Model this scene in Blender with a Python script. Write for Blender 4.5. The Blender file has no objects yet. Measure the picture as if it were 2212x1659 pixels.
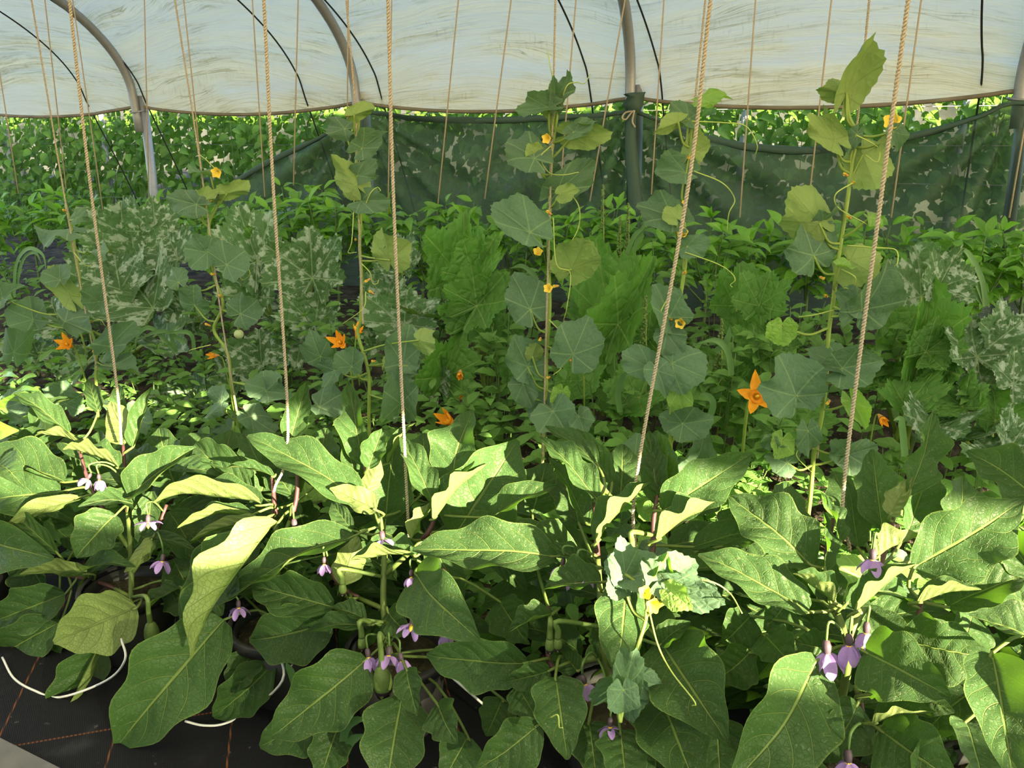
import bpy, math, random
from mathutils import Vector, Matrix, noise
rnd = random.Random(11)
V = Vector
SC = bpy.context.scene
COL = SC.collection

# ------------------------------------------------------------------ camera
FPX, CX, CY, CH = 1700.0, 1106.0, 829.5, 1.6
PIT = math.atan((829.5 - 300) / FPX); YAW = math.radians(19.8)
FW = V((-math.sin(YAW) * math.cos(PIT), math.cos(YAW) * math.cos(PIT), -math.sin(PIT)))
RT = V((math.cos(YAW), math.sin(YAW), 0)); UP = RT.cross(FW)
CAM = V((0, 0, CH))
cd = bpy.data.cameras.new('camera'); cam = bpy.data.objects.new('camera', cd); COL.objects.link(cam)
cd.sensor_width = 36; cd.lens = FPX / 2212 * 36; cd.clip_start = .02
cam.matrix_world = Matrix.Translation(CAM) @ Matrix((RT, UP, -FW)).transposed().to_4x4()
SC.camera = cam
# ------------------------------------------------------------------ light
SUN_DIR = V((.84, -.54, .216)).normalized()      # towards the sun: low, behind and right of the camera
w = bpy.data.worlds.new('sky'); SC.world = w; w.use_nodes = True
nt = w.node_tree; bg = nt.nodes['Background']
sk = nt.nodes.new('ShaderNodeTexSky'); sk.sky_type = 'NISHITA'; sk.sun_disc = False
sk.sun_elevation = math.radians(24); sk.sun_rotation = math.atan2(SUN_DIR.x, SUN_DIR.y)
sk.air_density = 1.0; sk.dust_density = 1.0; sk.ozone_density = .8
nt.links.new(sk.outputs[0], bg.inputs[0]); bg.inputs[1].default_value = .48
sl = bpy.data.lights.new('sun', 'SUN'); sl.energy = 40; sl.angle = math.radians(.6); sl.color = (1, .81, .52)
so = bpy.data.objects.new('sun', sl); COL.objects.link(so)
so.rotation_euler = SUN_DIR.to_track_quat('Z', 'Y').to_euler(); so.location = (6, -5, 5)
vs = SC.view_settings; vs.view_transform = 'Standard'; vs.look = 'None'; vs.gamma = 1; vs.use_curve_mapping = False
vs.exposure = .72
try:
    SC.cycles.max_bounces = 8; SC.cycles.diffuse_bounces = 4; SC.cycles.transmission_bounces = 6
    SC.cycles.transparent_max_bounces = 8
except Exception: pass

# ------------------------------------------------------------------ helpers
def ray(x, y): return FW + RT * ((x - CX) / FPX) - UP * ((y - CY) / FPX)
def at(x, y, Y): d = ray(x, y); return CAM + d * (Y / d.y)
def atz(x, y, z): d = ray(x, y); return CAM + d * ((z - CH) / d.z)
def dep(P): return (P - CAM).dot(FW)
CH_F = V((FW.x, FW.y, 0)).normalized()
def hint(h): return RT * h[0] + V((0, 0, 1)) * h[1] - CH_F * h[2]
WLOC = {}
def wl(o): return WLOC.get(o.name, V((0, 0, 0)))
def reg(o, loc, parent=None):
    WLOC[o.name] = V(loc); COL.objects.link(o)
    if parent: o.parent = parent; o.location = V(loc) - wl(parent)
    else: o.location = loc
    return o
def tag(o, label, cat, group=None, kind=None):
    if label: o['label'] = label
    if cat: o['category'] = cat
    if group: o['group'] = group
    if kind: o['kind'] = kind
    return o
def empty(name, loc, label=None, cat=None, group=None):
    o = bpy.data.objects.new(name, None); o.empty_display_size = .05; reg(o, loc); return tag(o, label, cat, group)
def mesh(name, vs_, fs, mat, uv=None, origin=None, smooth=True):
    me = bpy.data.meshes.new(name); o = origin if origin is not None else V((0, 0, 0))
    me.from_pydata([(p[0] - o[0], p[1] - o[1], p[2] - o[2]) for p in vs_], [], fs)
    if uv:
        l = me.uv_layers.new(name='UVMap'); a = []
        for f in fs:
            for i in f: a.extend(uv[i])
        l.data.foreach_set('uv', a)
    if smooth: me.polygons.foreach_set('use_smooth', [True] * len(fs))
    for m in (mat if isinstance(mat, (list, tuple)) else [mat]): me.materials.append(m)
    return me
def obj(name, me, loc=(0, 0, 0), parent=None): return reg(bpy.data.objects.new(name, me), loc, parent)
def build(name, g, mat, parent=None, origin=None, smooth=True):
    vs_, fs = g[0], g[1]; uv = g[2] if len(g) > 2 else None
    if origin is None: origin = V(vs_[0])
    return obj(name, mesh(name, vs_, fs, mat, uv, origin, smooth), origin, parent)
def spline(P, n):
    """Catmull-Rom through P, n steps a span"""
    P = [V(p) for p in P]
    if len(P) < 3 and n > 0: return [P[0].lerp(P[-1], i / n) for i in range(n + 1)]
    Q = [P[0] * 2 - P[1]] + P + [P[-1] * 2 - P[-2]]; out = []
    for i in range(1, len(Q) - 2):
        a, b, c, d = Q[i - 1:i + 3]
        for k in range(n):
            t = k / n
            out.append(.5 * (2 * b + (c - a) * t + (2 * a - 5 * b + 4 * c - d) * t * t + (3 * b - a - 3 * c + d) * t ** 3))
    out.append(P[-1]); return out
def tube(P, r, sides=6, cap=True):
    P = [V(p) for p in P]; n = len(P); R = r if isinstance(r, (list, tuple)) else None
    vs_, fs, uv = [], [], []; prev = None
    for i, p in enumerate(P):
        t = (P[min(i + 1, n - 1)] - P[max(i - 1, 0)])
        t = t.normalized() if t.length > 1e-9 else V((0, 0, 1))
        if prev is None:
            x = t.orthogonal().normalized()
        else:
            x = prev - t * prev.dot(t); x = x.normalized() if x.length > 1e-6 else t.orthogonal().normalized()
        prev = x; y = t.cross(x)
        rr = r if R is None else (R[0] + (R[1] - R[0]) * i / max(1, n - 1) if len(R) == 2 else R[i])
        for k in range(sides):
            a = 2 * math.pi * k / sides
            vs_.append(p + x * (math.cos(a) * rr) + y * (math.sin(a) * rr)); uv.append((i / max(1, n - 1), k / sides))
    for i in range(n - 1):
        for k in range(sides):
            k2 = (k + 1) % sides
            fs.append((i * sides + k, i * sides + k2, (i + 1) * sides + k2, (i + 1) * sides + k))
    if cap: fs.append(tuple(range(sides))[::-1]); fs.append(tuple((n - 1) * sides + k for k in range(sides)))
    return vs_, fs, uv
def lathe(prof, c=(0, 0, 0), sides=24, axis=None):
    """prof: (r, z) list about +Z through c (or along axis)"""
    c = V(c); q = axis.normalized().to_track_quat('Z', 'Y') if axis is not None else None
    vs_, fs = [], []
    for r, z in prof:
        for k in range(sides):
            a = 2 * math.pi * k / sides; p = V((r * math.cos(a), r * math.sin(a), z))
            vs_.append(c + (q @ p if q else p))
    for i in range(len(prof) - 1):
        for k in range(sides):
            k2 = (k + 1) % sides
            fs.append((i * sides + k, i * sides + k2, (i + 1) * sides + k2, (i + 1) * sides + k))
    return vs_, fs
def join(*gs):
    vs_, fs = [], []
    for g in gs:
        o = len(vs_); vs_ += list(g[0]); fs += [tuple(i + o for i in f) for f in g[1]]
    return vs_, fs

# ------------------------------------------------------------------ leaf shapes
PROF = {'egg': lambda u, ph: (max(u, 0) ** .5) * (max(1 - u, 0) ** .85) / .424 * (1 + .10 * math.sin(u * 17 + ph)),
        'pepper': lambda u, ph: (max(u, 0) ** .7) * (max(1 - u, 0) ** 1.05) / .366,
        'heart': lambda u, ph: (max(u, 0) ** .33) * (max(1 - u, 0) ** .95) / .50,
        'grass': lambda u, ph: min(1, (u + .25) * 3) * (max(1 - u, 0) ** .6),
        'petal': lambda u, ph: (max(u, 0) ** .55) * (max(1 - u, 0) ** .5) / .483,
        'weed': lambda u, ph: (max(u, 0) ** .6) * (max(1 - u, 0) ** .9) / .39 * (1 + .12 * math.sin(u * 26 + ph))}
def blade(P0, P1, hn, W, prof='egg', fold=(25, 25), curl=(0, 0), wave=.06, sag=.05, nu=14, nv=8, ph=0., twist=0., k=2.2):
    P0, P1 = V(P0), V(P1); T = P1 - P0; L = T.length; T = T / L
    N = hn - T * hn.dot(T); N = N.normalized() if N.length > 1e-4 else T.orthogonal().normalized()
    B = T.cross(N); pf = PROF[prof]; vs_, uv, fs = [], [], []
    hv = nv // 2
    for i in range(nu + 1):
        u = i / nu; uu = min(max(u, .012), .985) if prof != 'grass' else u
        h = W / 2 * max(pf(uu, ph), .01)
        c = P0 + T * (L * u) + N * (sag * L * 4 * u * (1 - u) + .012 * L * math.sin(u * 9 + ph))
        tw = twist * (u - .3); Nt = N * math.cos(tw) + B * math.sin(tw); Bt = B * math.cos(tw) - N * math.sin(tw)
        row = [None] * (nv + 1)
        for s, side in ((-1, 0), (1, 1)):
            x = y = 0.
            row[hv] = c
            for j in range(1, hv + 1):
                t = (j - .5) / hv; a = math.radians(fold[side] + curl[side] * t)
                x += math.cos(a) / hv; y += math.sin(a) / hv; v = j / hv
                wv = wave * W * .5 * v ** 1.4 * math.sin(2 * math.pi * k * u + ph * (1 + .3 * s) + s) * math.sin(math.pi * min(1, u * 1.1 + .02))
                row[hv + s * j] = c + Bt * (s * x * h) + Nt * (y * h + wv)
        for j in range(nv + 1): vs_.append(row[j]); uv.append((u, j / nv))
    for i in range(nu):
        for j in range(nv):
            a = i * (nv + 1) + j; fs.append((a, a + nv + 1, a + nv + 2, a + 1)[::-1])
    return vs_, fs, uv
def palm(A, P1, hn, W, lobe=.06, tooth=.03, cup=.1, fold=(15, 15), wave=.06, droop=.1, nr=5, nt_=44, ph=0., back=.72, nl=5, bend=0.):
    A, P1 = V(A), V(P1); T = P1 - A; L = T.length; T = T / L
    N = hn - T * hn.dot(T); N = N.normalized() if N.length > 1e-4 else T.orthogonal().normalized()
    B = T.cross(N); vs_, uv, fs = [A.copy()], [(.5, .5)], []
    fl = [math.tan(math.radians(f)) for f in fold]
    for k in range(nt_ + 1):
        th = -math.pi + 2 * math.pi * k / nt_
        fr = math.cos(th)
        base = (back + (1 - back) * (.5 + .5 * fr)) * (1 - .8 * math.exp(-((math.pi - abs(th)) / .3) ** 2))
        Rr = base * (1 + lobe * math.cos(th * 7 + .5 * math.sin(th * 2 + ph)) + tooth * (1 if k % 2 else -1) * (1 + .8 * noise.noise(V((th * 4, ph, 3)))) + .10 * noise.noise(V((math.cos(th) * 1.6 + ph, math.sin(th) * 1.6, ph))))
        for j in range(1, nr + 1):
            r = Rr * j / nr; a = r * math.cos(th); b = r * math.sin(th)
            sc = 1.12
            f_ = fl[0] if b < 0 else fl[1]; ca = 1 / math.sqrt(1 + f_ * f_)
            z = bend * L * b * b + abs(b) * W * .5 * sc * f_ * ca + cup * L * (r * r) - droop * L * max(a, 0) ** 2 * 1.0 + wave * L * r ** 3 * math.sin(4 * th + ph) + .5 * wave * L * r ** 4 * math.sin(9 * th + 2 * ph)
            vs_.append(A + T * (a * L) + B * (b * W * .5 * sc * ca) + N * z)
            uv.append((.5 + .45 * a, .5 + .45 * b))
    n1 = nr
    for k in range(nt_):
        o, o2 = 1 + k * n1, 1 + (k + 1) * n1
        fs.append((0, o2, o))
        for j in range(n1 - 1): fs.append((o + j, o2 + j, o2 + j + 1, o + j + 1))
    return vs_, fs, uv

# ------------------------------------------------------------------ materials
class NG:
    def __init__(s, name):
        s.m = bpy.data.materials.new(name); s.m.use_nodes = True; s.t = s.m.node_tree; s.t.nodes.clear()
        s.out = s.n('ShaderNodeOutputMaterial')
    def n(s, ty, **kw):
        nd = s.t.nodes.new(ty)
        for k, v in kw.items(): setattr(nd, k, v)
        return nd
    def set(s, sock, v):
        if isinstance(v, bpy.types.NodeSocket): s.t.links.new(v, sock)
        elif isinstance(v, (tuple, list)): sock.default_value = (*v, 1) if len(v) == 3 and len(sock.default_value) == 4 else v
        else: sock.default_value = v
    def math(s, op, a, b=0., c=None, clamp=False):
        nd = s.n('ShaderNodeMath', operation=op, use_clamp=clamp); s.set(nd.inputs[0], a); s.set(nd.inputs[1], b)
        if c is not None: s.set(nd.inputs[2], c)
        return nd.outputs[0]
    def ramp(s, v, a, b, lo=0., hi=1., smooth=True):
        nd = s.n('ShaderNodeMapRange', interpolation_type='SMOOTHSTEP' if smooth else 'LINEAR')
        for i, x in enumerate((v, a, b, lo, hi)): s.set(nd.inputs[i], x)
        return nd.outputs[0]
    def mix(s, f, a, b, mode='MIX'):
        nd = s.n('ShaderNodeMix', data_type='RGBA', blend_type=mode); s.set(nd.inputs[0], f); s.set(nd.inputs[6], a); s.set(nd.inputs[7], b)
        return nd.outputs[2]
    def noise(s, scale, detail=3, vec=None, rough=.55):
        nd = s.n('ShaderNodeTexNoise'); nd.inputs['Scale'].default_value = scale; nd.inputs['Detail'].default_value = detail; nd.inputs['Roughness'].default_value = rough
        if vec is not None: s.t.links.new(vec, nd.inputs['Vector'])
        return nd.outputs['Fac']
    def voro(s, scale, vec):
        nd = s.n('ShaderNodeTexVoronoi', feature='DISTANCE_TO_EDGE'); nd.inputs['Scale'].default_value = scale; s.t.links.new(vec, nd.inputs['Vector']); return nd.outputs[0]
    def coord(s, which): return s.n('ShaderNodeTexCoord').outputs[which]
    def xyz(s, v): nd = s.n('ShaderNodeSeparateXYZ'); s.t.links.new(v, nd.inputs[0]); return nd.outputs
    def vec(s, a, b, c=0.):
        nd = s.n('ShaderNodeCombineXYZ')
        for i, x in enumerate((a, b, c)): s.set(nd.inputs[i], x)
        return nd.outputs[0]
    def bump(s, h, strength=.3, dist=.01):
        nd = s.n('ShaderNodeBump'); nd.inputs['Strength'].default_value = strength; nd.inputs['Distance'].default_value = dist; s.t.links.new(h, nd.inputs['Height']); return nd.outputs[0]
    def pbr(s, col, rough=.6, spec=.3, bump=None, metal=0.):
        p = s.n('ShaderNodeBsdfPrincipled'); s.set(p.inputs['Base Color'], col); s.set(p.inputs['Roughness'], rough)
        p.inputs['Specular IOR Level'].default_value = spec; p.inputs['Metallic'].default_value = metal
        if bump is not None: s.t.links.new(bump, p.inputs['Normal'])
        return p.outputs[0]
    def shmix(s, f, a, b):
        nd = s.n('ShaderNodeMixShader'); s.set(nd.inputs[0], f); s.t.links.new(a, nd.inputs[1]); s.t.links.new(b, nd.inputs[2]); return nd.outputs[0]
    def done(s, sh): s.t.links.new(sh, s.out.inputs[0]); return s.m

def leafmat(name, top, under, vein, kind='blade', nveins=6, net=0., mott=0., trans=.28, rough=.5, spec=.35, slant=1.6, vamt=.8, tcol=None, bumps=.35, tvar=.3, spots=0.):
    g = NG(name); u, v, _ = g.xyz(g.coord('UV'))
    oi = g.n('ShaderNodeObjectInfo').outputs['Random']
    if kind == 'blade':
        a = g.math('ABSOLUTE', g.math('MULTIPLY_ADD', v, 2., -1.))
        mid = g.ramp(a, .022, .055, 1, 0)
        s = g.math('MULTIPLY_ADD', u, float(nveins), g.math('MULTIPLY', g.math('POWER', a, 1.3), -slant))
        s = g.math('ADD', s, g.math('MULTIPLY', g.math('GREATER_THAN', v, .5), .43))
        d = g.math('ABSOLUTE', g.math('SUBTRACT', g.math('FRACT', s), .5))
        side = g.math('MULTIPLY', g.ramp(d, .462, .492), g.ramp(a, .6, 1., 1., .3))
        vn = g.math('MAXIMUM', mid, g.math('MULTIPLY', side, .95))
        pv = g.vec(g.math('MULTIPLY', u, 2.2), v, oi)
    else:
        x = g.math('MULTIPLY_ADD', u, 2., -1.); y = g.math('MULTIPLY_ADD', v, 2., -1.)
        r = g.math('SQRT', g.math('ADD', g.math('MULTIPLY', x, x), g.math('MULTIPLY', y, y)))
        th = g.math('ARCTAN2', y, x)
        kf = g.math('MULTIPLY_ADD', th, 7 / (2 * math.pi), .5)
        da = g.math('ABSOLUTE', g.math('SUBTRACT', g.math('FRACT', kf), .5))
        dd = g.math('MULTIPLY', da, r)
        main = g.ramp(dd, .008, .026, 1, 0)
        s2 = g.math('MULTIPLY_ADD', r, 6.5, g.math('MULTIPLY', da, -5.))
        d2 = g.math('ABSOLUTE', g.math('SUBTRACT', g.math('FRACT', s2), .5))
        side = g.math('MULTIPLY', g.ramp(d2, .44, .49), g.ramp(r, .1, .3))
        vn = g.math('MAXIMUM', main, g.math('MULTIPLY', side, .5))
        pv = g.vec(u, v, oi)
    if net > 0:
        nw = g.ramp(g.voro(15., pv), .0, .07, 1, 0)
        vn = g.math('MAXIMUM', vn, g.math('MULTIPLY', nw, net))
    ob = g.coord('Object')
    n1 = g.noise(14., 3, ob)
    var = g.math('MULTIPLY_ADD', oi, tvar, g.math('MULTIPLY_ADD', n1, .35, 1 - .175 - tvar / 2))
    tc = g.mix(1., top, g.vec(var, var, var), 'MULTIPLY')
    if mott > 0:
        mz = g.noise(11., 3, pv)
        near = g.ramp(vn, 0., .6, 0., .12)
        mk = g.ramp(g.math('ADD', mz, near), .53, .60)
        mk2 = g.math('MULTIPLY', mk, mott)
        tc = g.mix(mk2, tc, (.42, .52, .44))
    if spots > 0:
        tc = g.mix(g.math('MULTIPLY', g.ramp(g.noise(160., 1, ob), .64, .7), spots), tc, (.6, .65, .45))
    tc = g.mix(g.math('MULTIPLY', vn, vamt), tc, vein)
    uc = g.mix(g.math('MULTIPLY', vn, .6), under, tuple(c * .62 for c in under))
    uc = g.mix(g.math('MULTIPLY', n1, .35), uc, tuple(c * .75 for c in under))
    if kind == 'blade':
        rim = g.ramp(a, .955, .99, 0., .55)
        tc = g.mix(rim, tc, vein); uc = g.mix(rim, uc, vein)
    bf = g.n('ShaderNodeNewGeometry').outputs['Backfacing']
    col = g.mix(bf, tc, uc)
    h = g.math('ADD', g.math('MULTIPLY', vn, -1.), g.math('MULTIPLY', n1, 1.6))
    if kind == 'blade':
        h = g.math('ADD', h, g.math('MULTIPLY', g.math('COSINE', g.math('MULTIPLY', s, 2 * math.pi)), g.math('MULTIPLY_ADD', a, .3, -.34)))
    else: h = g.math('ADD', h, g.math('MULTIPLY', g.math('MINIMUM', g.voro(9., pv), .25), 6.))
    bp = g.bump(h, bumps, .007)
    p = g.pbr(col, rough, spec, bp)
    tr = g.n('ShaderNodeBsdfTranslucent'); c2 = tcol or (min(1, top[0] * 1.9 + .01), min(1, top[1] * 2.2 + .02), top[2] * .6)
    g.set(tr.inputs[0], g.mix(g.math('MULTIPLY', vn, .5), c2, (c2[0] * 1.2, min(1, c2[1] * 1.1), c2[2] * 1.2)))
    return g.done(g.shmix(trans, p, tr.outputs[0]))
def plain(name, col, rough=.6, spec=.3, metal=0., nscale=0, amt=.3, bumpn=0., trans=0.):
    g = NG(name); c = col; bp = None
    if nscale:
        n = g.noise(nscale, 4, g.coord('Object')); c = g.mix(n, tuple(x * (1 - amt) for x in col), tuple(min(1, x * (1 + amt)) for x in col))
        if bumpn: bp = g.bump(n, bumpn, .01)
    p = g.pbr(c, rough, spec, bp, metal)
    if trans:
        t = g.n('ShaderNodeBsdfTranslucent'); g.set(t.inputs[0], c); p = g.shmix(trans, p, t.outputs[0])
    return g.done(p)

M = {}
M['egg'] = leafmat('eggplant leaf', (.029, .068, .021), (.15, .21, .07), (.12, .18, .05), net=.25, trans=.28, rough=.5, spec=.15, spots=.08, bumps=.7, tcol=(.105, .26, .014))
M['pepper'] = leafmat('pepper leaf', (.105, .255, .028), (.18, .32, .06), (.18, .34, .055), nveins=7, slant=1.2, trans=.3, rough=.36, spec=.45, vamt=.5, tvar=.5)
M['bean'] = leafmat('bean leaf', (.075, .155, .022), (.12, .20, .05), (.12, .20, .05), nveins=4, slant=1.4, trans=.3, rough=.6, spec=.2, vamt=.5, tvar=.7)
M['melon'] = leafmat('melon leaf', (.070, .132, .080), (.19, .28, .085), (.19, .29, .14), kind='palm', net=.3, trans=.22, rough=.6, spec=.18, bumps=.22, vamt=.55)
M['melon_young'] = leafmat('young melon leaf', (.15, .28, .06), (.22, .32, .08), (.26, .38, .13), kind='palm', net=.3, trans=.3, rough=.55, spec=.25)
M['zuc'] = leafmat('mottled zucchini leaf', (.056, .125, .046), (.15, .22, .045), (.15, .24, .12), kind='palm', net=.25, mott=.62, trans=.2, rough=.6, spec=.22, bumps=.6)
M['zucg'] = leafmat('green zucchini leaf', (.070, .180, .034), (.15, .25, .05), (.15, .26, .07), kind='palm', net=.25, trans=.28, rough=.55, spec=.25, bumps=.6)
M['weed'] = leafmat('weed leaf', (.085, .190, .040), (.14, .23, .06), (.15, .25, .08), nveins=5, trans=.28, rough=.55, spec=.25, vamt=.5, tvar=.6)
M['grass'] = plain('grass blade', (.10, .21, .07), .55, .3, nscale=8, trans=.25)
M['stem_g'] = plain('green stem', (.19, .28, .055), .5, .3, nscale=30, amt=.3, trans=.1)
M['stem_e'] = plain('eggplant petiole', (.085, .13, .032), .5, .25, nscale=30)
M['stem_d'] = plain('dark green stem', (.07, .13, .035), .55, .3, nscale=30)
M['stem_p'] = plain('purple stem', (.055, .022, .024), .5, .35, nscale=30, amt=.4)
M['tendril'] = plain('tendril', (.33, .42, .10), .5, .3, trans=.1)
M['petal_p'] = plain('purple petal', (.30, .20, .50), .6, .2, nscale=60, trans=.3)
M['calyx_p'] = plain('dark calyx', (.05, .035, .05), .6, .3, nscale=60)
M['calyx_g'] = plain('green calyx', (.085, .14, .035), .5, .3, nscale=50, bumpn=.3)
M['yellow'] = plain('yellow stamen', (.75, .5, .05), .6)
M['orange'] = plain('orange petal', (.85, .34, .02), .6, .2, nscale=25, amt=.3, trans=.3)
M['wilt'] = plain('wilted petal', (.55, .30, .10), .7, .2, nscale=60, amt=.4, trans=.15)
M['yelf'] = plain('yellow petal', (.85, .60, .09), .6, .2, nscale=40, trans=.3)
M['white'] = plain('white petal', (.75, .75, .55), .6, .2, trans=.2)
M['melonfruit'] = plain('melon rind', (.32, .39, .19), .55, .3, nscale=25, amt=.15)
M['eggfruit'] = plain('young fruit skin', (.025, .012, .025), .3, .5)
M['galv'] = plain('galvanised steel', (.26, .275, .29), .5, .5, metal=.35, nscale=40, amt=.18)
M['pot'] = plain('black pot', (.014, .014, .016), .5, .35, nscale=20, amt=.4)
M['tubing'] = plain('white drip tube', (.48, .50, .52), .4, .4)
M['blackrope'] = plain('dark rope', (.02, .022, .02), .8, .1)
M['wire'] = plain('thin wire', (.18, .18, .17), .5, .4, metal=.5)
def rope_mat(name, col):
    g = NG(name); n = g.noise(220., 3, g.coord('Object')); c = g.mix(n, tuple(x * .55 for x in col), tuple(min(1, x * 1.35) for x in col))
    return g.done(g.pbr(c, .9, .1, g.bump(n, .6, .002)))
M['rope'] = rope_mat('jute twine', (.37, .315, .235))
M['rope_d'] = rope_mat('weathered twine', (.40, .325, .23))
# earth, fabric, concrete
g = NG('soil'); n = g.noise(9., 6, g.coord('Object')); n2 = g.noise(70., 3, g.coord('Object'))
c = g.mix(g.ramp(n, .35, .7), (.018, .015, .011), (.075, .062, .046)); c = g.mix(g.ramp(n2, .66, .72), c, (.2, .18, .15))
M['soil'] = g.done(g.pbr(c, .95, .1, g.bump(n2, .7, .02)))
g = NG('weed fabric'); ob = g.coord('Object'); x, y, z = g.xyz(ob)
wv = g.math('SINE', g.math('MULTIPLY', x, 900.)); wv2 = g.math('SINE', g.math('MULTIPLY', y, 900.)); wp = g.math('MULTIPLY', wv, wv2)
n = g.noise(5., 5, ob); n2 = g.noise(40., 4, ob)
c = g.mix(g.ramp(n, .58, .8), (.006, .0065, .009), (.026, .028, .034)); c = g.mix(g.ramp(n2, .68, .76, 0., .35), c, (.11, .11, .115))
def seam(co, per, off, ww):
    d = g.math('ABSOLUTE', g.math('SUBTRACT', g.math('FRACT', g.math('MULTIPLY_ADD', co, 1 / per, off)), .5)); return g.ramp(d, ww, ww * .6)
xr = g.math('ADD', g.math('MULTIPLY', x, .82), g.math('MULTIPLY', y, .57)); yr = g.math('ADD', g.math('MULTIPLY', x, -.57), g.math('MULTIPLY', y, .82))
sm = g.math('MAXIMUM', seam(xr, .31, .2, .011), seam(yr, .95, .63, .004))
sm = g.math('MULTIPLY', sm, g.ramp(g.math('SINE', g.math('MULTIPLY', g.math('ADD', x, y), 420.)), -.4, .3, .15, .8))
c = g.mix(sm, c, (.13, .05, .02))
M['fabric'] = g.done(g.pbr(c, .7, .1, g.bump(g.math('ADD', wp, g.math('MULTIPLY', n, 3.)), .25, .004)))
g = NG('concrete'); ob = g.coord('Object'); n = g.noise(12., 6, ob); c = g.mix(n, (.05, .053, .06), (.13, .133, .145))
M['concrete'] = g.done(g.pbr(c, .9, .2, g.bump(n, .4, .01)))
# greenhouse plastic: pale, translucent, algae in horizontal streaks
g = NG('tunnel plastic'); u, v, _ = g.xyz(g.coord('UV'))
w1 = g.noise(1., 2, g.vec(g.math('MULTIPLY', u, .8), g.math('MULTIPLY', v, 2.), 4.))
vv = g.math('MULTIPLY_ADD', w1, .35, v)
st = g.noise(1., 5, g.vec(g.math('MULTIPLY', u, .45), g.math('MULTIPLY', vv, 9.), 0.), .6)
ln = g.ramp(g.math('ABSOLUTE', g.math('SUBTRACT', st, .5)), .0, .022, 1., 0.)
st2 = g.noise(1., 4, g.vec(g.math('MULTIPLY', u, .7), g.math('MULTIPLY', vv, 21.), 7.), .6)
ln2 = g.ramp(g.math('ABSOLUTE', g.math('SUBTRACT', st2, .53)), .0, .02, 1., 0.)
patch = g.noise(1., 3, g.vec(g.math('MULTIPLY', u, 1.1), g.math('MULTIPLY', v, 2.4), 2.))
fine = g.noise(1., 3, g.vec(g.math('MULTIPLY', u, 45.), g.math('MULTIPLY', v, 9.), 1.))
band = g.math('MULTIPLY', g.ramp(st, .45, .64), g.ramp(fine, .35, .7, .5, 1.))
al = g.math('MULTIPLY', g.math('MAXIMUM', ln, g.math('MULTIPLY', ln2, .7)), g.ramp(patch, .42, .62, .08, .9))
al = g.math('ADD', g.math('MULTIPLY', al, .75), g.math('MULTIPLY', g.math('MULTIPLY', band, g.ramp(patch, .45, .68)), .30), clamp=True)
al = g.math('ADD', al, g.math('MULTIPLY', g.math('MULTIPLY', g.ramp(fine, .55, .72), g.ramp(patch, .45, .6)), .22), clamp=True)
blue = g.math('MULTIPLY', g.ramp(v, .62, .12), g.ramp(patch, .56, .40))
cl = g.mix(g.math('MULTIPLY', blue, .6), (.65, .635, .49), (.60, .64, .61))
c = g.mix(al, cl, (.28, .25, .11))
hb = g.math('ADD', g.math('MULTIPLY', st, 2.), st2)
p = g.pbr(c, .35, .4, g.bump(hb, .4, .04))
t = g.n('ShaderNodeBsdfTranslucent'); g.set(t.inputs[0], c); g.t.links.new(g.bump(hb, .6, .05), t.inputs['Normal'])
M['plastic'] = g.done(g.shmix(.42, p, t.outputs[0]))
# shade net
def netmat(name, open_):
    g = NG(name); ob = g.coord('Object'); x, y, z = g.xyz(ob)
    n = g.noise(1., 3, g.vec(g.math('MULTIPLY', x, 6.), 0., g.math('MULTIPLY', z, 1.2)))
    c = g.mix(n, (.020, .044, .033), (.065, .115, .088)); p = g.pbr(c, .7, .25)
    tr = g.n('ShaderNodeBsdfTransparent'); tr.inputs[0].default_value = (.8, .9, .82, 1)
    return g.done(g.shmix(g.math('MULTIPLY_ADD', n, .25, open_ - .12), p, tr.outputs[0]))
M['net'] = netmat('shade net', .30); M['nethem'] = netmat('gathered net', .06); M['net2'] = netmat('dense shade net', .08)
g = NG('neighbour plastic'); ob = g.coord('Object'); n = g.noise(1.4, 4, ob); c = g.mix(g.ramp(n, .4, .6), (.016, .02, .012), (.05, .055, .045))
M['neigh'] = g.done(g.pbr(c, .6, .3))

# ------------------------------------------------------------------ the setting
YW = 5.8; YN = -1.0; YC = (YW + YN) / 2; HWID = (YW - YN) / 2; ZE = 1.93; RISE = 1.22
def gz(Y): t = min(max((Y - 1.9) / 2.6, 0), 1); return .42 * t * t * (3 - 2 * t)
def arch(a, off=0.):     # a 0..pi from far wall over to near wall
    return (YC + (HWID + off) * math.cos(a), ZE + (RISE + off) * math.sin(a))
vs_, fs = [], []; nx, ny = 90, 70
for i in range(nx + 1):
    for j in range(ny + 1):
        X = -14 + 22 * i / nx; Y = -5 + 17 * j / ny
        vs_.append(V((X, Y, gz(Y) - .004 + (.03 * (noise.noise(V((X * 3, Y * 3, 0)))) if Y > 2.2 else -.02))))
for i in range(nx):
    for j in range(ny): a = i * (ny + 1) + j; fs.append((a, a + ny + 1, a + ny + 2, a + 1))
tag(build('floor', (vs_, fs), M['soil'], origin=V((0, 0, 0))), 'dark soil floor under the planted rows', None, kind='structure')
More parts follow.
